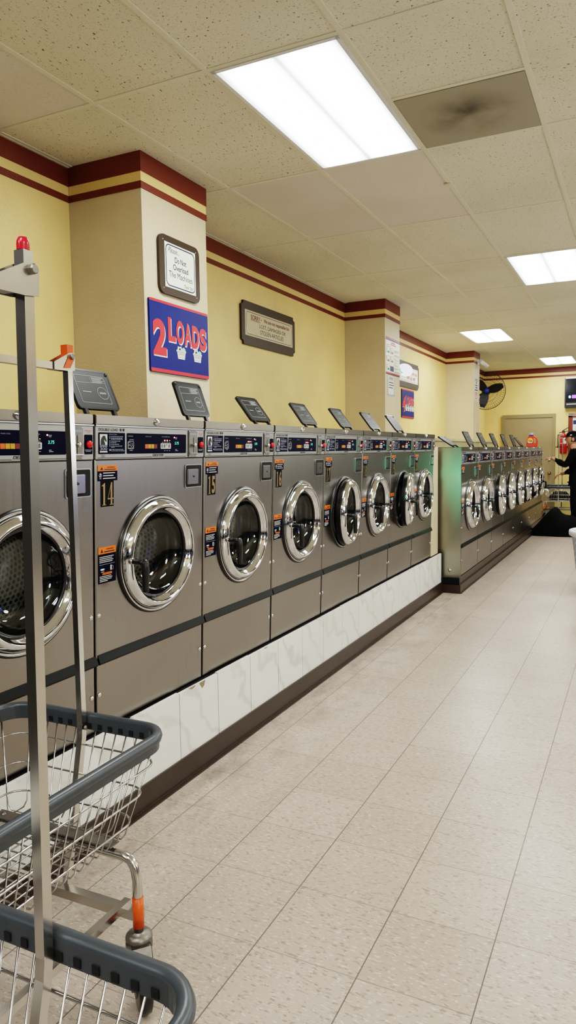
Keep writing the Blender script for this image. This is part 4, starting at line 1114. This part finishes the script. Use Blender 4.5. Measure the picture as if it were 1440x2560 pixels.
# ------------------------------------------------------------------ end wall: door, fan, TV, extinguisher, board
def end_wall():
    d = MB().box((-2.50, YB-.035, .004), (-1.572, YB-.012, 2.005), 0)
    door = tag(d.build('door_1', 'door_paint'), 'taupe steel door in the end wall', None, None, 'structure')
    f = MB().box((-2.555, YB-.05, 0), (-2.500, YB, 2.005)).box((-1.572, YB-.05, 0), (-1.517, YB, 2.005)).box((-2.555, YB-.05, 2.005), (-1.517, YB, 2.075))
    f.build('door_frame', 'frame_paint', door)
    MB().lathe([(.0,-.060),(.018,-.058),(.028,-.045),(.026,-.030),(.012,-.022),(.012,-.008),(.033,-.006),(.033,0)], (-1.625, YB-.035, .885), 'y', 20).build('door_knob', 'knob', door)
    MB().lathe([(0,-.02),(.02,-.018),(.026,-.004),(.026,0)], (-1.625, YB-.035, 1.15), 'y', 18).build('deadbolt', 'chrome2', door)
    # television
    tv = thing('television', 'black wall television at the upper right photo edge', 'television', (-.86, YB-.09, 2.172))
    MB().box((-.49, -.03, 0), (.49, .05, .595), 0, .008).build('housing', 'black', tv)
    sc = MB().rect(-.465, .11, .465, .565, (0,-.0312,0), mi=0, **XZ)
    sc.poly(ellipse(-.395, .215, .022, .028), (0,-.0318,0), mi=1, **XZ).rect(-.355, .185, -.28, .25, (0,-.0318,0), mi=2, **XZ)
    sc.build('screen', ['tvscreen', 'screen_cyan', 'screen_violet'], tv)
    s2 = MB().box((-.455, -.040, .060), (.455, -.028, .084), 0, .004).box((-.475, -.034, .575), (.475, -.028, .592), 0, .002)
    s2.build('trim_bar', 'silver', tv)
    MB().box((-.12, .05, .2), (.12, .089, .42)).build('wall_mount', 'black', tv)
    # notice board
    b = thing('notice_board', 'maroon framed notice board with white sheets behind the man', 'notice board', (-.84, YB-.03, 1.15))
    fr = MB().box((-.44, -.02, 0), (.44, .028, .02)).box((-.44, -.02, .02), (-.36, .028, .91)).box((.36, -.02, .02), (.44, .028, .91)).box((-.44, -.02, .84), (.44, .028, .915))
    fr.box((-.44, -.026, .895), (.44, -.018, .903), 1).box((-.44, -.026, .868), (.44, -.018, .876), 1)
    fr.build('frame', ['maroon', 'signwhite'], b)
    MB().box((-.36, .0, .02), (.36, .02, .84)).build('backing', 'signwhite', b)
    sh = MB().rect(-.35, .70, -.14, .78, (0,-.002,0), mi=0, **XZ).rect(-.30, .58, -.18, .66, (0,-.002,0), mi=1, **XZ).rect(-.10, .5, .1, .8, (0,-.002,0), mi=2, **XZ)
    for q in range(3): sh.rect(-.28+.03*q, .725, -.262+.03*q, .75, (0,-.003,0), mi=3, **XZ)
    sh.build('paper_sheet', ['navy_ink', 'signbrown', 'signcream', 'white_ink'], b)
    # extinguisher
    e = thing('fire_extinguisher', 'red fire extinguisher hung on the end wall beside the door', 'fire extinguisher', (-1.36, YB-.10, 1.27))
    MB().lathe([(0,.0),(.055,.0),(.066,.015),(.066,.32),(.060,.355),(.040,.385),(.022,.40),(.022,.42),(0,.42)], (0,0,0), 'z', 24).build('cylinder', 'extred', e)
    lb = MB()
    for z0, z1, mi, a0, a1 in ((.20, .32, 0, -2.6, -.55), (.21, .31, 1, -2.55, -1.75)):
        n = 10; rr = .0668+.0006*mi; vs = []
        for k in range(n+1):
            a = a0+(a1-a0)*k/n; vs += [(rr*math.cos(a), rr*math.sin(a), z0), (rr*math.cos(a), rr*math.sin(a), z1)]
        lb._add(vs, [(2*k, 2*k+2, 2*k+3, 2*k+1) for k in range(n)], mi, True)
    lb.build('label_sticker', ['signwhite', 'red_ink'], e)
    hd = MB().box((-.03, -.016, .415), (.03, .016, .445), 0, .004).box((-.01, -.010, .440), (.09, .010, .452), 0, .003)
    hd.tube([(-.02, 0, .45), (.03, 0, .485), (.10, 0, .525)], [.009, .008, .006], 8)
    hd.build('valve_lever', 'black', e)
    MB().tube([(-.025, -.02, .43), (-.07, -.03, .42), (-.10, -.03, .37), (-.105, -.03, .28), (-.10, -.03, .18), (-.10, -.03, .12)], [.008]*5+[.012], 8).build('hose', 'black', e)
    MB().box((-.14, -.075, .128), (.02, -.068, .145)).box((-.075, .06, .12), (.075, .098, .15)).build('wall_strap', 'black', e)
    # wall fan
    c = Vector((-2.52, 13.42, 2.44)); R = .335
    fan = thing('wall_fan', 'large round caged fan mounted on the wall past the third pillar', 'fan', c, (0, 0, .22))
    cg = MB()
    for y, r in ((-.08, .08), (-.085, .14), (-.078, .20), (-.062, .26), (-.03, .318), (.0, R), (.045, .30), (.07, .2)):
        cg.tube([(r*math.cos(2*PI*k/40), y, r*math.sin(2*PI*k/40)) for k in range(40)], .0065 if r == R else .0018, 6, 0, True)
    for k in range(48):
        a = 2*PI*k/48; ca, sa = math.cos(a), math.sin(a); tw = .12
        cg.tube([(.05*math.cos(a-tw), -.082, .05*math.sin(a-tw)), (.14*math.cos(a-.03), -.085, .14*math.sin(a-.03)), (.26*ca, -.062, .26*sa), (R*ca, 0, R*sa), (.2*ca, .07, .2*sa)], .0014, 4)
    cg.build('cage', 'fancage', fan)
    MB().lathe([(0,-.098),(.03,-.097),(.046,-.090),(.05,-.078),(.0,-.076)], (0,0,0), 'y', 24).build('hub_badge', 'fanhub', fan)
    for k in range(3):
        a0 = math.radians(14+120*k); bl = MB(); rows = []
        for q in range(9):
            r = .04+.265*q/8; hw = .03+.05*math.sin(PI*min(1, .15+q/10)); dx = .18*(q/8)**2*.3
            for e in (-1, 1):
                ang = a0+dx; px, pz = r*math.cos(ang)-e*hw*math.sin(ang), r*math.sin(ang)+e*hw*math.cos(ang)
                rows.append((px, -.02+e*.022, pz))
        bl._add(rows+[(x, y+.003, z) for x, y, z in rows], [(2*q, 2*q+1, 2*q+3, 2*q+2) for q in range(8)]+[(18+2*q+2, 18+2*q+3, 18+2*q+1, 18+2*q) for q in range(8)], 0, True)
        bl.build('blade', 'fanblade', fan)
    MB().lathe([(0,-.03),(.045,-.03),(.05,.0),(.075,.04),(.08,.16),(.06,.19),(0,.19)], (0,0,0), 'y', 24).build('motor', 'black', fan)
    MB().tube([(0,.15,0),(-.1,.18,-.06),(-.28,.12,-.06),(-.385,.10,-.06)], .02, 10).build('wall_arm', 'black', fan)
end_wall()

def small_things():
    # security camera on the third pillar
    t = thing('security_camera', 'white bullet security camera at the top of the third pillar', 'camera', (-2.477, 12.42, 2.842))
    MB().box((0.0, -.05, -.04), (.02, .05, .05), 0, .006).tube([(.015,0,0),(.055,0,.005),(.09,.02,-.02)], .014, 10).build('bracket', 'whiteplastic', t)
    MB().tube([(.05,-.06,.02),(.075,.0,-.005),(.13,.13,-.06)], [.034,.036,.036], 16).build('housing', 'whiteplastic', t)
    # glowing ellipsoid standing in for a glare shape past the second pillar; bracket added
    l = thing('glare_shape', 'white glowing shape standing in for glare past the second pillar', 'glare', (-2.47, 8.03, 2.262))
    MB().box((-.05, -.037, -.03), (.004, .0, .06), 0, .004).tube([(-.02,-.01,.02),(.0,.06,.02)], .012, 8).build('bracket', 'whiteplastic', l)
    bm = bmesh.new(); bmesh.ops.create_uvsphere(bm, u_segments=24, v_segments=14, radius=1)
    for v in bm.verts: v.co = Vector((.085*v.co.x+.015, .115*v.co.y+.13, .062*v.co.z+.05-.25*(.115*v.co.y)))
    MB().bm(bm, 0, True).build('glare_body', 'glareglow', l)
    # detergent jug
    j = thing('detergent_jug', 'orange detergent jug standing on the last far washer', 'detergent jug', (-1.66, 12.98, 1.412), (0, 0, .12))
    prof = [(-.085,0),(.075,0),(.090,.015),(.095,.08),(.090,.125),(.070,.165),(.030,.188),(-.040,.190),(-.062,.178),(-.085,.13),(-.095,.06),(-.092,.015)]
    hole = [(.035,.055),(.062,.070),(.066,.115),(.045,.150),(.022,.152),(.030,.10)]
    b = MB()
    bm = bmesh.new()
    def loop(pts, y, s=1.0): return [bm.verts.new(((x*s), y, z if s == 1 else .095+(z-.095)*s)) for x, z in pts]
    sh = [(loop(prof, -.045, .93), loop(hole, -.045)), (loop(prof, -.03), loop(hole, -.03)), (loop(prof, .03), loop(hole, .03)), (loop(prof, .045, .93), loop(hole, .045))]
    for (a, c), (a2, c2) in zip(sh, sh[1:]):
        n = len(a)
        for i in range(n): bm.faces.new((a[i], a[(i+1) % n], a2[(i+1) % n], a2[i]))
        n = len(c)
        for i in range(n): bm.faces.new((c[i], c2[i], c2[(i+1) % n], c[(i+1) % n]))
    for idx in (0, 3):
        ed = []
        for lp in sh[idx]:
            for i in range(len(lp)):
                e = bm.edges.get((lp[i], lp[(i+1) % len(lp)])); ed.append(e)
        bmesh.ops.triangle_fill(bm, edges=ed, use_beauty=True)
    bmesh.ops.recalc_face_normals(bm, faces=bm.faces[:])
    b.bm(bm, 0, False); b.build('bottle', 'jugorange', j)
    lb = MB().poly(ellipse(-.03, .105, .045, .05), (0,-.0465,0), mi=0, **XZ).rect(-.082, .048, .02, .062, (0,-.0468,0), mi=2, **XZ)
    lb.text('Tide', -.03, .088, 0, (0,-.0475,0), mi=1, align='c', height=.032, width=.062, bold=.03, **XZ)
    lb.build('label_print', ['jugyellow', 'navy_ink', 'capblue'], j)
    MB().lathe([(.032,.186),(.042,.186),(.042,.202),(.030,.206),(.029,.235),(.026,.240),(0,.240)], (-.012,0,0), 'z', 20, [0,0,0,1,1,1]).build('cap', ['capblue', 'capclear'], j)
    # cable lying on the filler between the rows
    k = MB().tube([(-1.80,6.60,1.5225-.10),(-1.76,6.66,1.424),(-1.78,6.75,1.430),(-1.765,6.83,1.424)], .007, 8)
    tag(k.build('black_cable', 'black'), 'short black cable lying on the cream filler between washer rows', 'cable')
small_things()

# ------------------------------------------------------------------ the man by the far cart
def skin_mesh(verts, edges, radii, root=0, levels=2):
    me = bpy.data.meshes.new('skeleton'); me.from_pydata([tuple(v) for v in verts], edges, [])
    o = bpy.data.objects.new('skeleton', me); col.objects.link(o)
    o.modifiers.new('skin', 'SKIN')
    sv = me.skin_vertices[0].data
    for i, r in enumerate(radii):
        sv[i].radius = (r, r) if not isinstance(r, tuple) else r; sv[i].use_root = (i == root)
    s = o.modifiers.new('sub', 'SUBSURF'); s.levels = levels; s.render_levels = levels
    dg = bpy.context.evaluated_depsgraph_get(); dg.update()
    out = bpy.data.meshes.new_from_object(o.evaluated_get(dg))
    bm = bmesh.new(); bm.from_mesh(out)
    bpy.data.objects.remove(o); bpy.data.meshes.remove(me); bpy.data.meshes.remove(out)
    return bm

def man():
    # faces -X; origin at the feet
    t = thing('person', 'man in black clothes and black cap reaching out, beside the distant cart', 'person', (-.905, 12.62, 0))
    def chain(n0, pts, V, E, R):
        prev = n0
        for p, r in pts: V.append(p); R.append(r); E.append((prev, len(V)-1)); prev = len(V)-1
        return prev
    S = dict(pel=(0,0,.90), wst=(.0,0,1.04), chs=(-.03,0,1.22), nk=(-.05,0,1.365), hd=(-.062,0,1.43))
    def skeleton(g, arms_to=None):
        V = [S['pel']]; E = []; R = [.130+g]
        w = chain(0, [(S['wst'], .118+g), (S['chs'], .135+g)], V, E, R)
        return V, E, R, w
    V, E, R, c = skeleton(0)
    chain(c, [(S['nk'], .058), ((-.058,0,1.42), .054), ((-.066,0,1.47), .05)], V, E, R)
    ARM_R = [((-.03,-.19,1.315), .056), ((-.155,-.22,1.10), .046), ((-.30,-.16,1.185), .034), ((-.345,-.15,1.212), .030)]
    ARM_L = [((-.03,.19,1.315), .056), ((.02,.24,1.05), .046), ((-.19,.16,.975), .034), ((-.235,.14,.962), .030)]
    ra = chain(c, ARM_R+[((-.385,-.145,1.228), .034)], V, E, R); la = chain(c, ARM_L+[((-.27,.13,.952), .034)], V, E, R)
    for s in (-1, 1): chain(0, [((0,s*.10,.84), .095), ((-.02,s*.105,.47), .062), ((.02,s*.11,.10), .042), ((-.06,s*.115,.045), .042), ((-.13,s*.12,.03), .034)], V, E, R)
    mb = MB().bm(skin_mesh(V, E, R), 0, True)
    # hands: fingers of unequal length, thumb from the side of the palm
    def hand(base, d, side, up, curl):
        base, d, side, up = Vector(base), Vector(d).normalized(), Vector(side).normalized(), Vector(up).normalized()
        for k, (o, L) in enumerate(((-.030, .070), (-.010, .080), (.010, .075), (.029, .058))):
            b0 = base+side*o*.85; b1 = b0+d*.035+side*o*.25; b2 = b1+d*L*.5-up*curl*.016; b3 = b2+d*L*.42-up*curl*.032
            mb.bm(skin_mesh([b0, b1, b2, b3], [(0,1),(1,2),(2,3)], [.011, .0095, .0085, .0072], 0, 1), 0, True)
        b1 = base-side*.036+d*.005; b2 = b1-side*.018+d*.03-up*.012; b3 = b2+d*.03-up*.008
        mb.bm(skin_mesh([base-d*.02-side*.015, b1, b2, b3], [(0,1),(1,2),(2,3)], [.013, .011, .0095, .008], 0, 1), 0, True)
    hand((-.385,-.145,1.228), (-1,.05,.1), (0,1,0), (0,0,1), 1.0)
    hand((-.27,.13,.952), (-1,-.1,-.3), (0,1,0), (0,0,1), 1.2)
    # head, looking along -X and slightly down
    hc = Vector((-.075, 0, 1.535)); bm = bmesh.new(); bmesh.ops.create_uvsphere(bm, u_segments=32, v_segments=24, radius=1)
    for v in bm.verts:
        x, y, z = v.co; f = max(0, -x)
        px, py, pz = x*.098, y*.076, z*.118
        if z < 0: py *= 1+.28*z; px *= (1+.10*z) if x < 0 else (1+.38*z)
        if f > .3:
            gz = lambda z0, w: math.exp(-((z-z0)/w)**2); gy = lambda w: math.exp(-(y/w)**2)
            px -= .030*gz(-.18, .16)*gy(.16)*f          # nose
            px -= .007*gz(.02, .3)*gy(.09)*f
            px -= .009*gz(.24, .10)*gy(.6)*f            # brow
            px += .008*gz(.06, .10)*(gy(.55)-gy(.16))*f # eye sockets
            px -= .007*gz(-.50, .055)*gy(.26)*f; px -= .007*gz(-.62, .06)*gy(.24)*f; px += .005*gz(-.56, .025)*gy(.28)*f
            px -= .014*gz(-.88, .14)*gy(.35)*f          # chin
        v.co = hc+Vector((px, py, pz))
    mb.bm(bm, 0, True)
    for s in (-1, 1):
        bm = bmesh.new(); bmesh.ops.create_uvsphere(bm, u_segments=12, v_segments=10, radius=1)
        for v in bm.verts: v.co = hc+Vector((.012+.020*v.co.x, s*(.076+.011*v.co.y), -.012+.032*v.co.z))
        mb.bm(bm, 0, True)
        bm = bmesh.new(); bmesh.ops.create_uvsphere(bm, u_segments=10, v_segments=8, radius=.0115)
        for v in bm.verts: v.co = hc+Vector((-.080, s*.029, .008))+v.co
        mb.bm(bm, 1, True)
        mb.lathe([(0,-.0006),(.005,0)], tuple(hc+Vector((-.0912, s*.030, .008))), 'x', 10, 2)
        bm = bmesh.new(); bmesh.ops.create_cube(bm, size=1)
        for v in bm.verts: v.co = hc+Vector((-.094+.004*v.co.x, s*.031+.030*v.co.y, .030+.006*v.co.z))
        mb.bm(bm, 2)
    for fi, f in enumerate(mb.f):
        cz_ = sum(mb.v[i][2] for i in f)/len(f); cx_ = sum(mb.v[i][0] for i in f)/len(f)
        if cz_ < 1.375 and cx_ > -.325 and not (cz_ < 1.02 and cx_ < -.20) and mb.mi[fi] == 0: mb.mi[fi] = 3
    mb.build('body', ['skin', 'eyewhite', 'hair', 'cloth'], t)
    hr = bmesh.new(); bmesh.ops.create_uvsphere(hr, u_segments=24, v_segments=16, radius=1)
    for v in hr.verts:
        x, y, z = v.co; v.co = hc+Vector((.018+x*.090, y*.081, .012+z*.112 if z > -.55 else .012-.55*.112))
    MB().bm(hr, 0, True).build('hair', 'hair', t)
    cp = bmesh.new(); bmesh.ops.create_uvsphere(cp, u_segments=28, v_segments=16, radius=1)
    for v in cp.verts:
        x, y, z = v.co; v.co = hc+Vector((.004+x*.110, y*.090, .040+max(z, -.05)*.090))
    cm = MB().bm(cp, 0, True); br = []
    for k in range(13):
        a = PI/2+PI*k/12; br.append((hc.x-.06+.115*math.cos(a)*1.0, .082*math.sin(a)))
    cm._add([(x, y, hc.z+.042-.018*((hc.x-x)/.18)**2) for x, y in br]+[(x, y, hc.z+.036-.018*((hc.x-x)/.18)**2) for x, y in br], [tuple(range(13)), tuple(range(25, 12, -1))]+[(i, i+13, (i+1) % 13+13, (i+1) % 13) for i in range(13)])
    cm.lathe([(0,.006),(.007,.004),(.009,0)], (hc.x, 0, hc.z+.128), 'z', 10)
    cap = cm.build('cap', 'capcloth', t)
    em = MB().poly(ellipse(0, 0, .016, .007), tuple(hc+Vector((-.020, -.0885, .058))), (1,0,.2), (0,.25,1), 0); em.build('cap_patch', 'white_ink', cap)
    V, E, R, c = skeleton(.016); R[0] = .13
    chain(c, [((-.046,0,1.345), .085), ((-.05,0,1.385), .068)], V, E, R)
    for A in (ARM_R, ARM_L):
        A2 = [(p, r+.016) for p, r in A[:3]]; chain(c, A2, V, E, R)
    chain(0, [((0,0,.83), .142), ((0,0,.79), .118)], V, E, R)
    MB().bm(skin_mesh(V, E, R), 0, True).build('jacket', 'cloth', t)
    V, E, R = [(0,0,.93)], [], [.112]
    for s in (-1, 1): chain(0, [((0,s*.095,.82), .105), ((-.02,s*.105,.47), .080), ((.018,s*.11,.09), .062)], V, E, R)
    MB().bm(skin_mesh(V, E, R), 0, True).build('trousers', 'cloth', t)
    for s in (-1, 1):
        MB().bm(skin_mesh([(.045,s*.112,.045), (-.03,s*.114,.052), (-.10,s*.118,.040), (-.145,s*.12,.034)], [(0,1),(1,2),(2,3)], [.044, .05, .044, .034], 1, 2), 0, True).build('shoe', 'black', t)
man()

# ------------------------------------------------------------------ lights
def area(name, loc, rot, sx, sy, e, c):
    l = bpy.data.lights.new(name, 'AREA'); l.shape = 'RECTANGLE'; l.size, l.size_y = sx, sy; l.energy = e; l.color = c
    o = bpy.data.objects.new(name, l); col.objects.link(o); o.location = loc; o.rotation_euler = rot; return o
area('blue_reflect_light', (4.2, 9.3, 1.0), (0, PI/2, 0), 1.1, .6, 2.5, (.16, .22, 1.0))  # unseen source added for the blue reflections in the near washers
for k, y in enumerate((-1.5, 3.0, 7.5, 12.0)):  # unseen point lights added to lift the ceiling brightness
    l = bpy.data.lights.new('ceiling_fill', 'POINT'); l.energy = (40, 34, 32, 34)[k]; l.shadow_soft_size = .35; l.color = (.95, 1, .92)
    o = bpy.data.objects.new('ceiling_fill', l); col.objects.link(o); o.location = (3.4, y, 1.75)
sp = bpy.data.lights.new('green_tint_spot', 'SPOT'); sp.energy = 85; sp.color = (.04, .85, .45); sp.spot_size = math.radians(11); sp.spot_blend = .9; sp.shadow_soft_size = .2  # unseen spot added to tint the far row's side panel green
so = bpy.data.objects.new('green_tint_spot', sp); col.objects.link(so); so.location = (-1.45, 2.5, 1.72)
so.rotation_euler = (Vector((-1.64, 6.9, 1.02))-Vector(so.location)).to_track_quat('-Z', 'Y').to_euler()

area('green_reflect_light', (.7, 13.8, 1.15), (0, PI/2, math.radians(-72)), .5, .6, 2.2, (.05, 1.0, .40))  # unseen source added for green reflections on the washer fronts
w = bpy.data.worlds.new('world'); bpy.context.scene.world = w; w.use_nodes = True
w.node_tree.nodes['Background'].inputs[0].default_value = (.9, .92, 1, 1); w.node_tree.nodes['Background'].inputs[1].default_value = .05
vs = bpy.context.scene.view_settings
vs.view_transform = 'Filmic'; vs.look = 'High Contrast'; vs.exposure = 1.58
sc = bpy.context.scene.cycles
sc.max_bounces = 10; sc.diffuse_bounces = 4; sc.glossy_bounces = 5; sc.transparent_max_bounces = 8
sc.sample_clamp_indirect = 6
